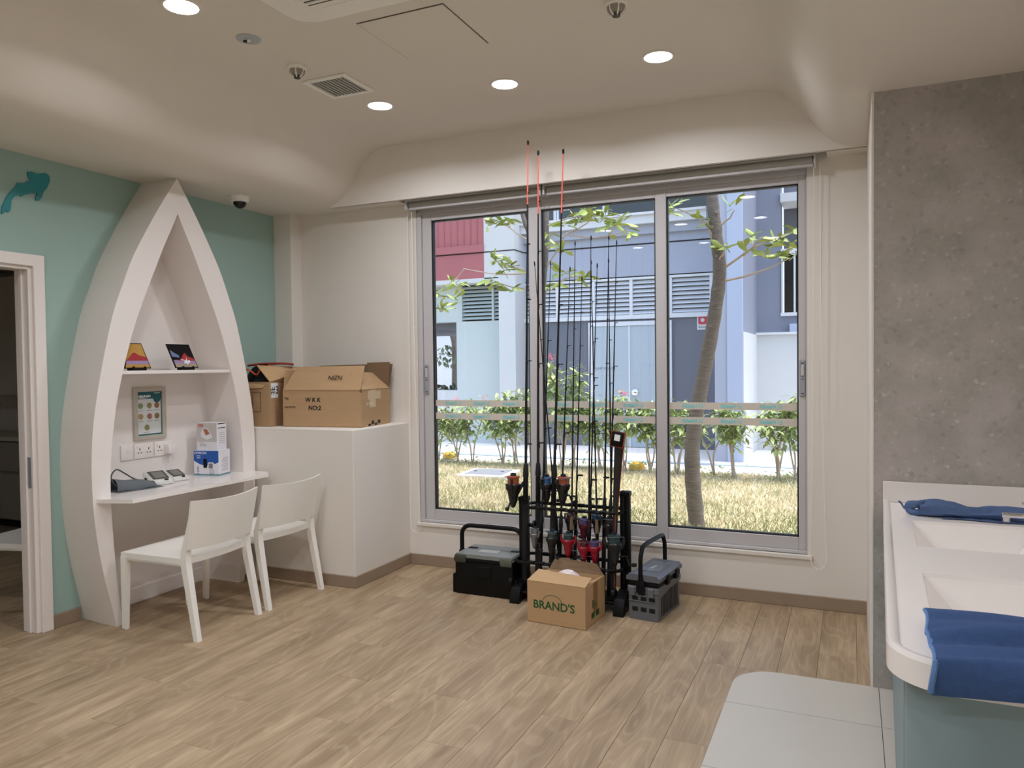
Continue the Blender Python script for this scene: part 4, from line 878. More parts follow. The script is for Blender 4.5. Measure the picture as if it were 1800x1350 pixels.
for y in (-.06, .1): B().box((hw + .006, y - .022, .2), (hw + .024, y + .022, .262), .004, 1).done('lid_latch', BLACK, o, smooth=0)
hp = [(0, -hd_ - .018, .2), (0, -hd_ - .018, .36), (0, -hd_ + .0, .41), (0, -hd_ + .05, .445), (0, hd_ - .05, .445), (0, hd_ - .005, .42), (0, hd_ + .018, .37), (0, hd_ + .018, .22)]
b = B().tube(smooth_tab(hp, 3), .014, 8); b.bm.transform(Matrix.Translation((-.01, 0, 0))); b.done('handle', BLACK, o)
for y in (-hd_ - .018, hd_ + .018): B().box((-.036, y - .012, .17), (.016, y + .012, .245), .005).done('handle_mount', BLACK, o, smooth=30)
# ---- BRAND'S carton
w_, d_, h_ = .378, .305, .248
o = carton('cardboard_box', "cardboard box printed BRAND'S in green on the floor before the rack", (-1.79, 4.185, 0), -.075, w_, d_, h_, CARD2)
flap(o, [(0, 0, h_), (w_, 0, h_), (w_ - .01, .128, h_ + .022), (.012, .135, h_ + .035)], CARD2); flap(o, [(0.005, d_, h_), (w_ - .003, d_, h_), (w_ - .06, d_ + .02, h_ + .06), (.03, d_ + .04, h_ + .065)], CARDI)
flap(o, [(w_, .01, h_), (w_, d_ - .01, h_), (w_ - .09, d_ - .03, h_ - .05), (w_ - .09, .03, h_ - .05)], CARD2); flap(o, [(0, .01, h_), (0, d_ - .01, h_), (.08, d_ - .03, h_ - .06), (.08, .03, h_ - .06)], CARD2)
text("BRAND'S", .068, GREEN, XZ(.175, .112), o, name='carton_lettering', bold=.0014)
arcp = [(.165 - .066 * math.cos(a) + .0, -.0006, .128 + .052 * math.sin(a)) for a in np.linspace(.35, PI - .2, 14)]
B().tube(arcp, .003, 5, flat=.3).done('printed_arc', GREEN, o)
B().box((w_, .12, .06), (w_ + .0007, .19, h_)).done('tape', M('brown_tape', (160, 122, 80), .2), o, smooth=0)
for q in range(3): B().box((w_ + .0007, .105 + .022 * q, .1), (w_ + .0011, .117 + .022 * q, .15 - .012 * q)).done('side_print', GREEN, o, smooth=0)
for k in range(2): B().box((w_, .09 + .07 * k, .04), (w_ + .0009, .14 + .07 * k, .075)).done('side_print', GREEN, o, smooth=0)
o = thing('plastic_bag', 'pale crumpled plastic bag inside the printed carton', 'bag', (-1.6, 4.38, .01))
B().grid(lambda u, v: Vector((.1 * math.cos(2 * PI * u) * math.sin(PI * v) * (1 + .15 * math.sin(9 * PI * u)), .07 * math.sin(2 * PI * u) * math.sin(PI * v), .135 - .135 * math.cos(PI * v) + .006 * math.sin(14 * u))), 20, 10).done('bag_body', M('pale_plastic', (222, 208, 208), .25, var=.1, scale=20), o)

# ================================================================== VANITY
VZ = .897; VX = .132; VY = 1.84; XB = XR - .001
SHEAR = Matrix(((1, .0296, 0, -.0296 * YP), (0, 1, 0, 0), (0, 0, 1, 0), (0, 0, 0, 1)))   # the vanity flares slightly into the room
def skew(o):
    for c_ in o.children:
        c_.data.transform(SHEAR)
        for d_ in c_.children: d_.data.transform(SHEAR)
o = thing('vanity_cabinet', 'grey-green laminate vanity cabinet under the white counter', 'cabinet', (.45, 2.9, 0))
arc = [(VX + .04 + .13 - .13 * math.cos(a), VY + .03 + .13 - .13 * math.sin(a)) for a in np.linspace(0, PI / 2, 9)]
Lo = [(VX + .04, YP - .002)] + arc + [(XB - .002, VY + .03)]
arc2 = [(VX + .06 + .11 - .11 * math.cos(a), VY + .05 + .11 - .11 * math.sin(a)) for a in np.linspace(0, PI / 2, 9)]
Li = [(VX + .06, YP - .002)] + arc2 + [(XB - .002, VY + .05)]
b = B(); vv = [[b.bm.verts.new((p[0], p[1], z)) for p in L_] for L_, z in ((Lo, .1), (Lo, .831), (Li, .831), (Li, .1))]
for A, C in zip(vv, vv[1:] + vv[:1]):
    for j in range(len(A) - 1): b.bm.faces.new((A[j], A[j + 1], C[j + 1], C[j]))
b.done('body', CABT, o, True, smooth=40)
B().box((VX + .05, VY + .17, .1), (XB - .01, YP - .01, .118)).done('bottom_panel', CABT, o, True, smooth=0)
B().box((VX + .1, VY + .1, 0), (XB - .01, YP - .01, .1)).done('plinth', M('plinth_grey', (120, 118, 112), .6), o, True, smooth=0)
for k in range(3): B().box((VX + .0385, VY + .2 + k * .625, .11), (VX + .041, VY + .822 + k * .625, .825), .001, 1).done('door', CABT, o, True, smooth=0)
skew(o)
ct = thing('vanity_counter', 'white solid counter with two inset basins and a low upstand', 'counter', (.45, 2.9, .83))
r = .15; z0, z1 = .832, VZ - .008
arc = [(VX + r - r * math.cos(a), VY + r - r * math.sin(a)) for a in np.linspace(0, PI / 2, 12)]
S1, S2 = (3.03, 3.525), (2.125, 2.665); SX0, SX1 = .237, .67
b = B(); yA = S2[0]
b.prism(arc + [(XB - .001, VY), (XB - .001, yA), (VX, yA)], 'z', z0, z1)
for a, c in ((S2[0], S2[1]), (S1[0], S1[1])): b.box((VX, a, z0), (SX0, c, z1)); b.box((SX1, a, z0), (XB - .001, c, z1))
b.box((VX, S2[1], z0), (XB - .001, S1[0], z1)); b.box((VX, S1[1], z0), (XB - .001, YP - .001, z1)); b.done('slab', BOARD, ct, True, smooth=30)
ri = .03; rim_out = [(VX, YP - .001)] + arc + [(XB - .001, VY)]
arci = [(VX + ri + (r - ri) - (r - ri) * math.cos(a), VY + ri + (r - ri) - (r - ri) * math.sin(a)) for a in np.linspace(0, PI / 2, 12)]
rim_in = [(VX + ri, YP - .001)] + arci + [(XB - .001, VY + ri)]
b = B(); n = len(rim_out)
for (a1, c1) in ((0, 1),):
    vo = [[b.bm.verts.new((p[0] + dx, p[1] + dy, z)) for p in L_] for L_, z, dx, dy in ((rim_out, z1, 0, 0), (rim_out, VZ + .003, .003, .003), (rim_in, VZ + .003, -.01, -.01), (rim_in, z1, 0, 0))]
    for A, C in zip(vo, vo[1:]):
        for j in range(n - 1): b.bm.faces.new((A[j], A[j + 1], C[j + 1], C[j]))
b.done('raised_rim', BOARD, ct, True, smooth=60)
B().box((VX, YP - .016, z1), (XB - .001, YP - .001, .986), .002, 1).done('upstand', BOARD, ct, True, smooth=0)
for a, c in (S1, S2):
    b = B(); T0 = [(SX0, a), (SX1, a), (SX1, c), (SX0, c)]; B0 = [(SX0 + .11, a + .1), (SX1 - .09, a + .1), (SX1 - .09, c - .1), (SX0 + .11, c - .1)]
    vt = [[b.bm.verts.new((p[0], p[1], z)) for p in P] for P, z in ((T0, z1), ([(q[0] + (.006 if q[0] < .4 else -.006), q[1] + (.006 if q[1] < (a + c) / 2 else -.006)) for q in T0], z1 - .012), (B0, z1 - .12))]
    for A, C in zip(vt, vt[1:]):
        for j in range(4): b.bm.faces.new((A[j], A[(j + 1) % 4], C[(j + 1) % 4], C[j]))
    b.bm.faces.new(vt[-1]); bs = b.done('basin', BOARD, ct, True, smooth=0)
    B().lathe([(.022, 0), (.022, .003), (.015, .005), (0, .005)], 16, Matrix.Translation(((SX0 + SX1) / 2 + .02, (a + c) / 2, z1 - .12))).done('drain', CHROME, bs, False)
    bpy.data.objects[-1] if False else None
    B().lathe([(.012, 0), (.012, .004), (.008, .004)], 12, Matrix.Translation((SX1 - .045, (a + c) / 2, z1 - .055)) @ Matrix.Rotation(-PI / 2, 4, 'Y') @ Matrix.Rotation(.0, 4, 'X')).done('overflow', CHROME, bs, False)
skew(ct)
for k, (a, c) in enumerate((S1, S2)):
    ym = (a + c) / 2 + (.08 if k == 0 else 0)
    o = thing('basin_tap', ['chrome tap at the far basin beside the wrung blue cloth', 'chrome tap at the near basin, mostly out of view'][k], 'tap', (.71, ym, z1), group='chrome basin taps')
    B().lathe([(.026, 0), (.026, .006), (.02, .012), (.019, .1), (.017, .105)], 18).done('tap_body', CHROME, o); B().box((-.195, -.012, .066), (-.01, .012, .082), .004).done('spout', CHROME, o, smooth=30)
    B().lathe([(.012, 0), (.012, .018)], 14, Matrix.Translation((-.18, 0, .05))).done('aerator', CHROME, o); B().box((-.13, -.006, .118), (.0, .006, .126), .002, 1).done('lever', CHROME, o, smooth=0)
# wrung cloth: lumpy roll with a knot at its left end
o = thing('cleaning_cloth', 'wrung blue cleaning cloth lying behind the far basin', 'cloth', (.46, 3.68, VZ - .008))
def roll(u, v):
    x = -.2 + .46 * u; a = 2 * PI * v; r = .028 + .005 * math.sin(3.1 * u * PI + .5) + .004 * math.sin(5 * a + 9 * u) + .002 * math.sin(17 * u + 3 * a)
    if u > .5: r *= 1 - .5 * (u - .5)
    return Vector((x, -.03 * u + (r * 1.7) * math.cos(a) - .02, max(.001, r * .95 + r * math.sin(a))))
B().grid(roll, 36, 18).done('roll', CLOTH, o, smooth=70)
b = B()
for k in range(3):
    P = [(-.205 + .035 * math.cos(t_ + k), -.02 + .03 * math.cos(t_ * 2 + k * 2), .032 + .02 * math.sin(t_ + k * 1.3)) for t_ in np.linspace(0, 2 * PI, 13)[:-1]]; b.tube(P, .014, 8, closed=True)
b.done('knot', CLOTH, o, smooth=70)
B().tube(smooth_tab([(-.22, -.02, .03), (-.25, -.01, .02), (-.265, .01, .04), (-.275, .0, .05)], 4), .004, 6).done('tie_end', CLOTH, o)
B().grid(lambda u, v: Vector((-.12 + .4 * u, -.05 - .05 * v + .01 * math.sin(9 * u), .004 + .006 * math.sin(6 * u * PI) ** 2 * (1 - v))), 20, 4).done('loose_edge', CLOTH, o, smooth=70)
# towel over the near edge
o = thing('towel', 'blue towel draped over the near edge of the counter', 'towel', (.35, 1.95, VZ))
def tw(u, v, d):
    x = .168 + .46 * u - .012 * v * (1 - u); s = v * .36      # along the fall: counter top, then over the edge
    f = .06 * math.sin(5.2 * PI * v + 1.6 * u + .5 * math.sin(4 * u)) * math.sin(PI * min(1, v * 1.2)) + .006 * math.sin(26 * v + 5 * u)
    if v < .78: y = 2.16 - .02 * u - (.345 - .02 * u) * v / .78 + .012 * math.sin(5 * u); f *= .3 + .7 * u ** .6; z = VZ + .008 + .02 * max(0, .3 - v) + .35 * abs(f) + .65 * math.sqrt(max(0, f) ** 2 + .00001)
    else: t_ = (v - .78) / .22; y = 1.815 - .008 * math.sin(PI * t_) + .012 * math.sin(5 * u) * (1 - t_); z = VZ + .004 - .062 * t_ + .03 * u * t_ + .01 * (1 - t_)
    return Vector((x + .004 * math.sin(11 * v), y, z + d))
b = B(); nu, nv = 30, 44
A_ = [[b.bm.verts.new(tw(i / nu, j / nv, .012)) for j in range(nv + 1)] for i in range(nu + 1)]; C_ = [[b.bm.verts.new(tw(i / nu, j / nv, 0)) for j in range(nv + 1)] for i in range(nu + 1)]
for i in range(nu):
    for j in range(nv): b.bm.faces.new((A_[i][j], A_[i + 1][j], A_[i + 1][j + 1], A_[i][j + 1])); b.bm.faces.new((C_[i][j], C_[i][j + 1], C_[i + 1][j + 1], C_[i + 1][j]))
for i in range(nu):
    for j in (0, nv): b.bm.faces.new((A_[i][j], A_[i + 1][j], C_[i + 1][j], C_[i][j]))
for j in range(nv):
    for i in (0, nu): b.bm.faces.new((A_[i][j], A_[i][j + 1], C_[i][j + 1], C_[i][j]))
b.done('terry_cloth', TOWEL, o, True, smooth=70)
B().tube([tw(0, v, .006) for v in np.linspace(0, 1, 40)], .0062, 6).done('hem', M('hem_blue', (92, 126, 176), .9), o, True)

# ================================================================== OUTSIDE
struct(B().box((-22, YW + .2, -.3), (8, 10.75, -.0)).done('ground', SOIL, smooth=0), 'dry lawn soil between the buildings')
struct(B().box((-22, 10.75, -.3), (8, 26, .01)).done('path', PAVE, smooth=0), 'pale concrete path along the opposite building')
struct(B().box((-22, 11.55, .01), (8, 11.72, .022)).done('kerb', KERB, smooth=0), 'bluish drain channel strip in the path')
# grass
N = 90000
xy = np.stack([rng.uniform(-8.2, 1.6, N), rng.uniform(5.42, 10.85, N)], 1)
hgt = rng.uniform(.025, .065, N); ang = rng.uniform(0, PI, N); lean = rng.normal(0, .025, (N, 2)); wd = rng.uniform(.004, .008, N)
V = np.zeros((N, 3, 3)); dx = np.stack([np.cos(ang), np.sin(ang)], 1) * wd[:, None]
V[:, 0, :2] = xy - dx; V[:, 1, :2] = xy + dx; V[:, 2, :2] = xy + lean; V[:, 2, 2] = hgt
me = bpy.data.meshes.new('lawn'); me.vertices.add(3 * N); me.vertices.foreach_set('co', V.ravel())
me.loops.add(3 * N); me.loops.foreach_set('vertex_index', np.arange(3 * N, dtype=np.int32)); me.polygons.add(N)
me.polygons.foreach_set('loop_start', np.arange(0, 3 * N, 3, dtype=np.int32)); me.polygons.foreach_set('loop_total', np.full(N, 3, dtype=np.int32))
me.update(calc_edges=True); me.materials.append(LAWN)
lo_ = obj('lawn_grass', me, kind='stuff'); tag(lo_, 'short sun-dried grass of the lawn outside the window', 'grass')
# manhole
o = thing('manhole_cover', 'square grey manhole cover sunk in the lawn', 'manhole cover', (-4.65, 9.55, .03), .1)
B().box((-.36, -.34, -.05), (.36, .34, .02), .01, 1).done('frame', PAVE, o, smooth=0); B().box((-.27, -.25, .02), (.27, .25, .03), .005, 1).done('plate', STEEL, o, smooth=0)
for s in (-.2, .2): B().box((s - .02, -.02, .03), (s + .02, .02, .034)).done('lifting_hole', DARK, o, smooth=0)
for x, y, lab in ((-6.05, 10.95, 'yellow dome shaped bollard cap by the left shrubs'), (-2.84, 10.72, 'yellow dome shaped bollard cap behind the rod sleeve')):
    o = thing('bollard_cap', lab, 'bollard', (x, y, 0), group='yellow caps along the path'); B().lathe([(.11, 0), (.12, .04), (.11, .09), (.07, .125), (.03, .135)], 18).done('cap', YEL, o); B().lathe([(.13, 0), (.13, .02), (.11, .025)], 18).done('ring', STEEL, o)
# ---- opposite building
bld = thing('building', 'low lavender grey, white and red building across the lawn', 'building', (-4, 13.6, 0))
def fb(nm, x0, z0, x1, z1, y0, y1, mat, par=None, bev=0): return B().box((x0, y0, z0), (x1, y1, z1), bev, 1).done(nm, mat, par or bld, True, smooth=0)
GY = 13.6
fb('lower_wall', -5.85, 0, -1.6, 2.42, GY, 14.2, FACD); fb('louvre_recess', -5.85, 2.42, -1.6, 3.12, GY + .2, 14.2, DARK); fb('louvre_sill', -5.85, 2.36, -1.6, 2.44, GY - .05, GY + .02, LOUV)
fb('upper_wall', -5.85, 3.12, -1.6, 4.1, GY - .02, 14.2, FAC); fb('upper_joint', -5.85, 3.70, -1.6, 3.725, GY - .024, GY - .019, DARK); fb('wall_step', -5.85, 3.88, -2.2, 4.05, GY - .1, GY - .02, FAC)  # dark strip marks the joint line across the upper wall
fb('window_ledge', -5.85, 4.05, -2.3, 4.2, GY - .2, GY, LOUV); fb('window_ledge_lip', -5.85, 4.2, -2.3, 4.24, GY - .26, GY, LOUV)
fb('top_wall', -5.85, 5.2, -1.6, 5.6, GY, 14.2, FAC)
for k in range(4):
    x0 = -6.1 + k * .97; f_ = fb('window_frame', x0, 4.24, x0 + .95, 5.2, GY + .02, GY + .1, LOUV); fb('pane', x0 + .05, 4.3, x0 + .9, 5.16, GY - .0, GY + .02, PANED, f_)
fb('wall_pier', -2.22, 4.1, -1.6, 5.2, GY - .02, 14.2, FACL)
for k in range(6):
    x0 = -5.85 + k * .72
    fb('louvre_mullion', x0 - .03, 2.44, x0 + .03, 3.12, GY - .01, GY + .1, LOUV)
    for q in range(9):
        z = 2.455 + q * .078
        b = B(); b.prism([(GY + .0, z), (GY + .06, z + .064), (GY + .066, z + .058), (GY + .006, z - .005)], 'x', x0 + .03, x0 + .69); b.done('louvre_slat', LOUV, bld, True, smooth=0)
fb('louvre_head', -5.85, 3.08, -1.6, 3.14, GY - .02, GY + .1, LOUV)
# double door
df = fb('door_surround', -4.5, 0, -4.42, 2.32, GY - .05, GY + .02, LOUV); fb('door_surround', -3.02, 0, -2.94, 2.32, GY - .05, GY + .02, LOUV); fb('door_surround', -4.42, 2.24, -3.02, 2.32, GY - .05, GY + .02, LOUV)
for x0, x1 in ((-4.415, -3.73), (-3.71, -3.025)):
    dl = fb('door_leaf', x0, .02, x1, 2.235, GY - .035, GY, DOORM); fb('kick_rail', x0 + .02, 1.36, x1 - .02, 1.375, GY - .04, GY - .035, FACG, dl) if x0 < -4 else None
    if x0 < -4: me = text_mesh('PUMP ROOM', .07); me.transform(basis((-4.2, GY - .037, 1.46), (1, 0, 0), (0, 0, 1), (0, -1, 0))); me.materials.clear(); me.materials.append(FACD); obj('door_lettering', me, dl)
    else: B().lathe([(.06, 0), (.06, .015), (.03, .03), (.04, .06), (.0, .075)], 14, Matrix.Translation((-3.62, GY - .035, 1.02)) @ Matrix.Rotation(PI / 2, 4, 'X')).done('door_knob', CHROME, dl)
fb('astragal', -3.735, .02, -3.705, 2.235, GY - .045, GY - .03, LOUV)
# pillar and white enclosure on the right
fb('pillar', -1.95, 0, -1.72, 5.6, 12.07, 13.62, FAC); fb('pillar_edge', -1.76, 0, -1.53, 5.6, 12.05, 12.12, FACL); fb('pillar_core', -1.76, 0, -1.53, 5.6, 12.12, 14.0, FACM)
fb('enclosure_wall', -1.53, 0, 2.5, 2.02, 13.88, 14.1, FACW); fb('enclosure_return', -1.53, 0, -1.515, 2.02, 12.06, 13.9, FACW); fb('enclosure_coping', -1.53, 2.02, 2.5, 2.06, 13.8, 14.1, LOUV)
fb('rear_wall', -1.53, 2.02, -1.13, 5.6, 14.0, 14.3, FACM); fb('rear_wall', -1.13, 2.02, 2.5, 2.34, 14.0, 14.3, FACM); fb('rear_wall', -1.13, 3.5, 2.5, 5.6, 14.6, 14.8, FACD); fb('balcony_soffit', -1.13, 4.3, 2.5, 4.45, 13.9, 14.8, FACW)
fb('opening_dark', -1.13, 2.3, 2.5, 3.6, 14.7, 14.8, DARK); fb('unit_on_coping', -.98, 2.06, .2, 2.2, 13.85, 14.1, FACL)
fb('guard_rail', -1.13, 3.42, 2.5, 3.5, 13.95, 14.02, LOUV); fb('guard_rail', -1.13, 2.34, 2.5, 2.4, 13.95, 14.02, LOUV)
for k in range(16): fb('guard_bar', -1.12 + k * .2, 2.4, -1.09 + k * .2, 3.42, 13.97, 14.0, LOUV)
# left block: white pier, red clad overhang, pale wall
LYb = 13.1
fb('pier', -6.13, 0, -5.79, 5.6, LYb, 14.2, FACW); fb('pier_upper', -6.43, 3.2, -6.13, 5.6, LYb, 14.2, FACW); fb('pier_joint', -6.43, 3.70, -5.785, 3.72, LYb - .004, LYb, DARK); fb('pier_joint', -5.79, 3.70, -5.785, 3.72, LYb, 13.6, DARK)
fb('red_wall', -12, 3.22, -6.43, 3.74, LYb, 13.6, FACR); fb('red_ledge', -12, 3.72, -6.43, 3.86, LYb - .03, LYb + .02, FACR); fb('red_joint', -12, 3.695, -6.43, 3.715, LYb - .006, LYb, DARK)
for k in range(24):
    x0 = -6.52 - k * .145
    fb('cladding_panel', x0 - .05, 3.86, x0 + .085, 5.6, LYb + .02, LYb + .06, FACR); fb('cladding_rib', x0 - .058, 3.86, x0 - .05, 5.6, LYb + .005, LYb + .04, FACR)
fb('red_backing', -12, 3.86, -6.43, 5.7, LYb + .06, 13.6, FACR)
fb('overhang_soffit', -12, 3.14, -6.13, 3.22, LYb, 13.8, FACW); LW = 13.42
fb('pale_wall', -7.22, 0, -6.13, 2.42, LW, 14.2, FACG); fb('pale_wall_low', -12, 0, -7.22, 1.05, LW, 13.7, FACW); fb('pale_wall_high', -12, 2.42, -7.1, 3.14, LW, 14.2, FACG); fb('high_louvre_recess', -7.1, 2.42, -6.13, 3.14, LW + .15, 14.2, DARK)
for q in range(9): 
    z = 2.46 + q * .075; b = B(); b.prism([(LW, z), (LW + .06, z + .05), (LW + .065, z + .044), (LW + .005, z - .006)], 'x', -7.1, -6.13); b.done('louvre_slat', FACG, bld, True, smooth=0)
for x in (-7.1, -6.4): fb('louvre_mullion', x - .02, 2.42, x + .02, 3.12, LW - .02, LW + .06, FACG)
vg = fb('wall_vent', -7.13, .13, -6.93, .32, LW - .01, LW, FACD)
for q in range(4): fb('vent_bar', -7.12 + q * .05, .14, -7.1 + q * .05, .31, LW - .02, LW - .01, FACG, vg)
# through the opening on the left: a covered passage, a sunny court beyond
fb('passage_ceiling', -14, 2.3, -7.22, 2.42, 13.7, 17, FACD); fb('passage_wall', -7.22, 0, -7.1, 2.42, 14.2, 17, FACD)
tag(B().box((-20, 24, 0), (-9, 24.2, 6)).done('court_wall', FACW, smooth=0), 'bright far wall of the court seen through the covered passage', 'wall')
def hedge(lo, hi, n):
    b = B()
    for _ in range(n):
        p = Vector([random.uniform(a, c) for a, c in zip(lo, hi)]); s_ = random.uniform(.05, .12); d1 = Vector([random.gauss(0, 1) for _ in range(3)]).normalized() * s_; d2 = d1.orthogonal().normalized() * s_ * .5
        b._faces([p - d1, p + d2, p + d1, p - d2], [(0, 1, 2, 3)])
    return b
o = thing('hedge', 'dark clipped hedge in the court beyond the passage', 'hedge', (-11, 15.6, 0))
hedge((-12.5, 17.2, .0), (-8.6, 17.8, 1.02), 1500).done('foliage', M('hedge_leaf', (52, 64, 46), .7, var=.3), o, True, smooth=0, kind='stuff'); B().box((-12.5, 17.3, 0), (-8.6, 17.7, .85)).done('core', M('hedge_core', (30, 36, 28), .9), o, True, smooth=0)
o = thing('tree', 'slender tree in the court beyond the passage', 'tree', (-10.25, 19, 0)); B().tube([(0, 0, 0), (.02, 0, 1.6), (.0, 0, 2.2), (-.3, 0, 3.2)], [.16, .13, .12, .08], 10).tube([(.0, 0, 2.1), (.35, 0, 3.1)], [.1, .07], 8).done('trunk', BARK, o)
hedge((-.9, -.3, 1.5), (.3, .3, 2.1), 90).done('foliage', M('court_leaf', (96, 112, 84), .6, var=.3), o, smooth=0, kind='stuff')
# fire sign
o = thing('fire_sign', 'white sign with two red square symbols on the slate wall', 'sign', (-2.33, GY - .012, 2.27))
B().box((-.17, -.006, -.14), (.2, .012, .13), .003, 1).done('board', FACW, o, smooth=0)
for s in (-.07, .1):
    sy = B().prism(rrect(s - .075, -.045, s + .075, .105, .03, 4), 'y', -.009, -.006).done('symbol', REDS, o, smooth=0); B().lathe([(.035, 0), (.035, .003), (0, .003)], 14, Matrix.Translation((s, -.009, .03)) @ Matrix.Rotation(PI / 2, 4, 'X')).done('symbol_mark', FACW, sy)
for q in range(9): B().box((-.14 + .034 * q, -.0075, -.105), (-.115 + .034 * q, -.006, -.085)).done('sign_line', FACD, o, smooth=0)
# ---- trees: trunk, branches, single leaves
b = B(); n = 6
prof_ = [(0, .012), (.3, .12), (.62, .165), (.85, .11), (1, 0)]
rows = []
for t_ in np.linspace(0, 1, n + 1):
    w2 = interp(prof_, t_); z = -.12 * t_ * t_; rows.append([b.bm.verts.new((t_, s * w2, z + abs(s) * .05)) for s in (-1, 0, 1)])
for A, C in zip(rows, rows[1:]):
    for j in range(2):
        try: b.bm.faces.new((A[j], A[j + 1], C[j + 1], C[j]))
        except ValueError: pass
bmesh.ops.remove_doubles(b.bm, verts=b.bm.verts, dist=.001)
LEAFME = b.mesh('leaf', 60); LEAFME.materials.append(LEAF)
def leaf(par, p, d, s, roll_=0.):
    q = Vector((1, 0, 0)).rotation_difference(Vector(d).normalized()).to_matrix().to_4x4()
    l_ = obj('leaf', LEAFME, par); l_.matrix_basis = Matrix.Translation(p) @ q @ Matrix.Rotation(roll_, 4, 'X') @ Matrix.Scale(s, 4)
def cluster(par, p, n, s):
    n = round(n * 1.5)
    for k in range(n):
        a = 2 * PI * k / n + random.random(); leaf(par, Vector(p) + Vector((random.gauss(0, .03), random.gauss(0, .03), random.gauss(0, .025))), (math.cos(a), .8 * math.sin(a), random.uniform(-.5, .9)), s * random.uniform(.7, 1.2), random.uniform(-.8, .8))
def branch(a, c, r0, r1, sag=.05, n=6):
    a, c = Vector(a), Vector(c); P = []
    for k in range(n + 1):
        t_ = k / n; p = a.lerp(c, t_); p.z -= sag * math.sin(PI * t_); p += Vector((random.gauss(0, .012), random.gauss(0, .012), 0)) * math.sin(PI * t_); P.append(p)
    return P, [r0 + (r1 - r0) * k / n for k in range(n + 1)]
t1 = thing('tree', 'knobbly grey trunked young tree right of the window centre', 'tree', (-1.339, 7.25, 0))
TP = smooth_tab([(-1.339, 7.25, -.05), (-1.375, 7.25, .35), (-1.385, 7.25, .7), (-1.355, 7.25, 1.0), (-1.255, 7.25, 1.53), (-1.177, 7.25, 1.96), (-1.125, 7.25, 2.38), (-1.15, 7.25, 2.72), (-1.19, 7.26, 3.1), (-1.22, 7.28, 3.8), (-1.2, 7.3, 4.6)], 5)
B().tube(TP, [.078 - .03 * k / len(TP) + .003 * math.sin(k * 2.3) for k in range(len(TP))], 14).done('trunk', BARK, t1, True, smooth=60)
for k in range(16):
    p = Vector(TP[14 + 2 * (k % 13) + k // 13]); a = random.uniform(-2.6, -.4); d_ = Vector((math.cos(a), math.sin(a), .25)).normalized(); q = Vector((0, 0, 1)).rotation_difference(d_).to_matrix().to_4x4()
    B().lathe([(.015, .045), (.016, .062), (.01, .068), (.005, .062)], 8, Matrix.Translation(p) @ q).done('leaf_scar', SCAR, t1, True)
BR1 = [((-1.12, 7.25, 2.40), (-.45, 7.12, 2.70), -.04), ((-1.12, 7.25, 2.30), (-.50, 7.18, 2.47), .03), ((-.9, 7.2, 2.52), (-.72, 7.1, 2.66), 0), ((-1.16, 7.25, 2.80), (-.98, 7.2, 2.94), .02), ((-1.15, 7.25, 2.75), (-1.5, 7.2, 3.0), -.03), ((-1.15, 7.25, 2.60), (-1.24, 7.15, 2.86), 0), ((-1.12, 7.25, 2.42), (-1.06, 7.15, 2.60), 0), ((-1.2, 7.26, 3.2), (-.7, 7.2, 3.5), 0), ((-1.2, 7.26, 3.3), (-1.8, 7.2, 3.7), 0)]
for a, c, sg in BR1:
    P, rr = branch(a, c, .013, .005, sg); B().tube(P, rr, 6).done('branch', TWIG, t1, True)
i1 = Matrix.Translation((1.339, -7.25, 0))
for (x, z), n in zip([(-1.543, 2.97), (-1.488, 3.046), (-1.251, 2.864), (-.993, 2.946), (-1.075, 2.6), (-.893, 2.6), (-.793, 2.67), (-.72, 2.562), (-.636, 2.658), (-.559, 2.626), (-.477, 2.696), (-.744, 2.486), (-.54, 2.52), (-.501, 2.445), (-1.8, 3.7), (-.7, 3.5)], (5, 3, 4, 3, 5, 3, 4, 3, 4, 5, 6, 2, 4, 2, 6, 6)):
    cluster(t1, i1 @ Vector((x, 7.2 + random.uniform(-.1, .1), z)), n, .15)
t2 = thing('tree', 'tall slim tree behind the left window post with leafy side branches', 'tree', (-3.23, 8, 0))
TP2 = smooth_tab([(-3.2, 8, -.05), (-3.23, 8, .5), (-3.24, 8, 1.5), (-3.215, 8, 2.33), (-3.17, 8, 2.84), (-3.15, 8, 3.5), (-3.1, 8, 4.6)], 5)
B().tube(TP2, [.068 - .025 * k / len(TP2) for k in range(len(TP2))], 12).done('trunk', BARK, t2, True, smooth=60)
BR2 = [((-3.2, 8, 2.65), (-3.386, 8, 3.11), .0, .035), ((-3.386, 8, 3.11), (-3.52, 8, 3.6), 0, .03), ((-3.2, 8, 2.9), (-3.6, 7.9, 3.14), .03, .012), ((-3.55, 7.92, 3.12), (-3.8, 7.85, 3.24), 0, .009), ((-3.22, 8, 2.6), (-3.52, 7.9, 2.67), .02, .012), ((-3.52, 7.9, 2.67), (-3.76, 7.85, 2.74), 0, .009), ((-3.22, 8, 2.4), (-3.72, 7.85, 2.5), .03, .012), ((-3.2, 8, 2.35), (-2.95, 7.9, 2.46), .02, .012), ((-2.95, 7.9, 2.46), (-2.66, 7.85, 2.5), -.02, .009), ((-3.18, 8, 2.6), (-2.94, 7.9, 2.83), 0, .012), ((-3.17, 8, 2.85), (-2.85, 7.85, 2.97), .03, .014), ((-2.85, 7.85, 2.97), (-2.15, 7.8, 2.95), .06, .011), ((-2.85, 7.85, 2.97), (-2.5, 7.8, 3.13), .02, .01), ((-3.15, 8, 3.1), (-2.7, 7.85, 3.15), -.02, .012), ((-2.7, 7.85, 3.14), (-2.25, 7.8, 3.06), -.03, .009), ((-3.2, 8, 2.6), (-4.4, 8.4, 2.75), .05, .012), ((-4.4, 8.4, 2.75), (-4.95, 8.8, 2.6), .05, .009)]
for a, c, sg, r in BR2: P, rr = branch(a, c, r, r * .5, sg); B().tube(P, rr, 6).done('branch', TWIG if r < .02 else BARK, t2, True)
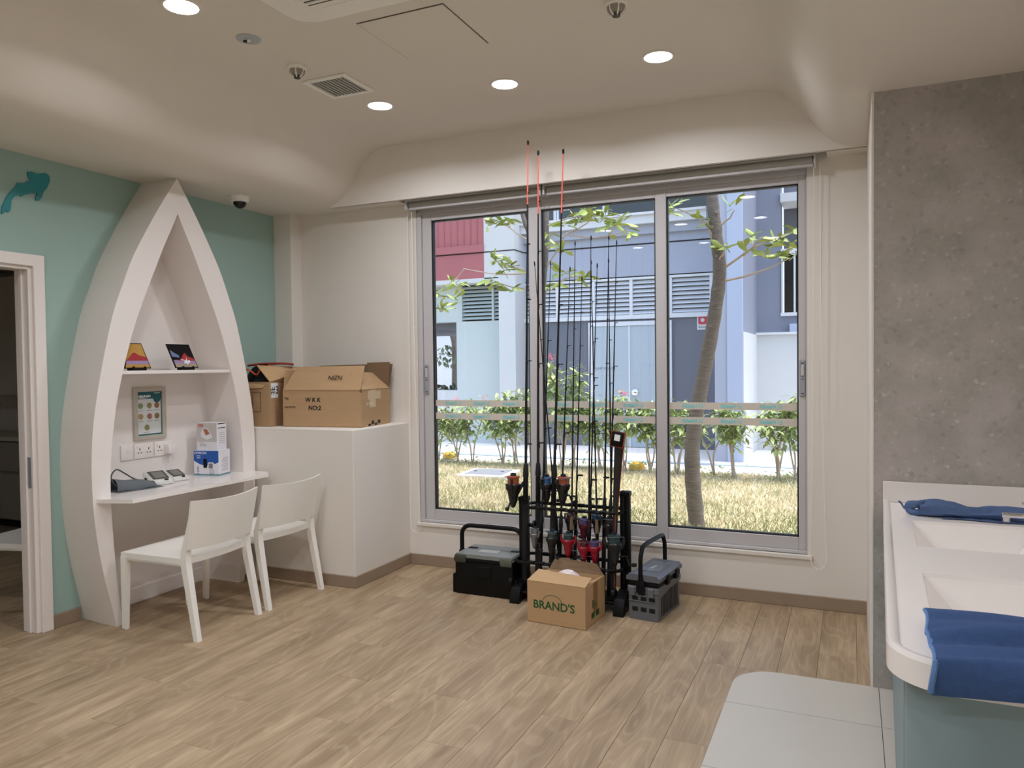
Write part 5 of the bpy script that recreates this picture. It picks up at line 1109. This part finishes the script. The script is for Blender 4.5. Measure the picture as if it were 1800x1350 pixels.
i2 = Matrix.Translation((3.23, -8, 0))
for (x, z), n in zip([(-3.779, 3.242), (-3.671, 3.134), (-3.563, 3.19), (-3.749, 2.747), (-3.534, 2.668), (-3.642, 2.642), (-3.716, 2.482), (-3.501, 2.406), (-2.979, 2.443), (-2.81, 2.528), (-2.678, 2.489), (-2.942, 2.82), (-2.872, 3.099), (-2.606, 3.2), (-2.477, 3.127), (-2.286, 3.049), (-2.161, 2.947), (-2.738, 3.118), (-3.042, 2.923), (-2.4, 3.15), (-2.33, 3.0)], (5, 5, 4, 8, 4, 5, 6, 4, 6, 6, 6, 6, 5, 7, 7, 6, 4, 6, 4, 6, 5)):
    cluster(t2, i2 @ Vector((x, 7.86 + random.uniform(-.15, .15), z)), n, .16)
for x, y, z in ((-4.72, 8.8, 2.62), (-4.62, 8.6, 2.4), (-5.0, 8.8, 2.48), (-4.95, 8.8, 2.3)): cluster(t2, i2 @ Vector((x, y, z)), 6, .17)
# ---- shrubs: bare stems, leafy crowns, some with red flowers
SH = [(-6.08, 10.63, 1.0, 2), (-5.70, 10.59, .95, 3), (-5.45, 10.61, 1.05, 2), (-4.91, 10.55, 1.05, 3), (-4.69, 10.54, 1.2, 4), (-4.45, 10.6, 1.3, 4), (-3.91, 10.55, 1.65, 4), (-3.75, 10.59, 1.2, 3), (-3.3, 10.55, 1.0, 3), (-2.95, 10.5, 1.1, 3), (-2.6, 10.5, 1.05, 3), (-2.2, 10.45, 1.0, 4), (-1.72, 10.49, .95, 2), (-1.43, 10.37, .98, 4), (-.86, 10.37, 1.1, 4), (-.66, 10.43, 1.05, 3)]
WHERE = ['at the far left of the window', 'second from the left, beside the yellow cap', 'third from the left, slim with a red flower', 'left of the window post, with bent stems', 'with twin stems beside the left window post', 'directly behind the left window post, red flowered', 'tallest of the row, with red flowers behind the rods', 'low, just right of the tallest one', 'behind the middle rods', 'left of the rod sleeve', 'behind the rod sleeve and yellow cap', 'beside the second window post', 'thin stemmed, right of the tree trunk', 'with branching pale stems before the pillar', 'with thick stems before the white enclosure', 'at the far right edge of the window']
for k, ((x, y, h, ns), wh) in enumerate(zip(SH, WHERE)):
    o = thing('shrub', 'garden shrub ' + wh, 'shrub', (x, y, 0), group='shrubs along the path'); fo = B(); fl_ = B(); nf = 0
    for s in range(ns):
        a = random.uniform(0, 2 * PI); top = Vector((math.cos(a) * .22 + random.gauss(0, .05), math.sin(a) * .1, h * random.uniform(.72, 1)))
        P = smooth_tab([(random.gauss(0, .02), random.gauss(0, .02), -.02), (top.x * .2 + random.gauss(0, .03), top.y * .2, top.z * .35), (top.x * .7, top.y * .7, top.z * .7), tuple(top)], 4)
        B().tube(P, [.014 - .009 * q / (len(P) - 1) for q in range(len(P))], 6).done('stem', TWIG, o)
        nl = 150 if k not in (12, 2) else 50
        for q in range(nl):
            t_ = random.triangular(.5, 1.04, .95); c0 = Vector(P[min(len(P) - 1, int(t_ * (len(P) - 1)))]) + Vector((random.gauss(0, .075), random.gauss(0, .07), random.gauss(0, .055)))
            az = random.uniform(0, 2 * PI); d_ = Vector((math.cos(az), math.sin(az), random.uniform(-.95, .3))).normalized() * random.uniform(.09, .17); sd = d_.cross(Vector((0, 0, 1))).normalized() * d_.length * .19
            fo._faces([c0, c0 + d_ * .5 + sd, c0 + d_ + Vector((0, 0, -.015)), c0 + d_ * .5 - sd], [(0, 1, 2, 3)])
        if k in (2, 5, 6, 9) and s < 2:
            for q in range(14):
                d_ = Vector([random.gauss(0, .035) for _ in range(3)]); p = top + Vector((0, 0, .06)) + d_; fl_._faces([p, p + Vector((.03, 0, .012)), p + Vector((.015, .02, .025))], [(0, 1, 2)]); nf += 1
    for q in range(26):   # low sprouts at the foot
        c0 = Vector((random.gauss(0, .16), random.gauss(0, .1), random.uniform(.02, .14))); az = random.uniform(0, 2 * PI); d_ = Vector((math.cos(az), math.sin(az), random.uniform(-.2, .6))).normalized() * .08; sd = d_.cross(Vector((0, 0, 1))).normalized() * .02
        fo._faces([c0, c0 + d_ * .5 + sd, c0 + d_, c0 + d_ * .5 - sd], [(0, 1, 2, 3)])
    fo.done('foliage', LEAFD, o, smooth=0, kind='stuff')
    if nf: fl_.done('flowers', REDF, o, smooth=0, kind='stuff')
    else: fl_.bm.free()
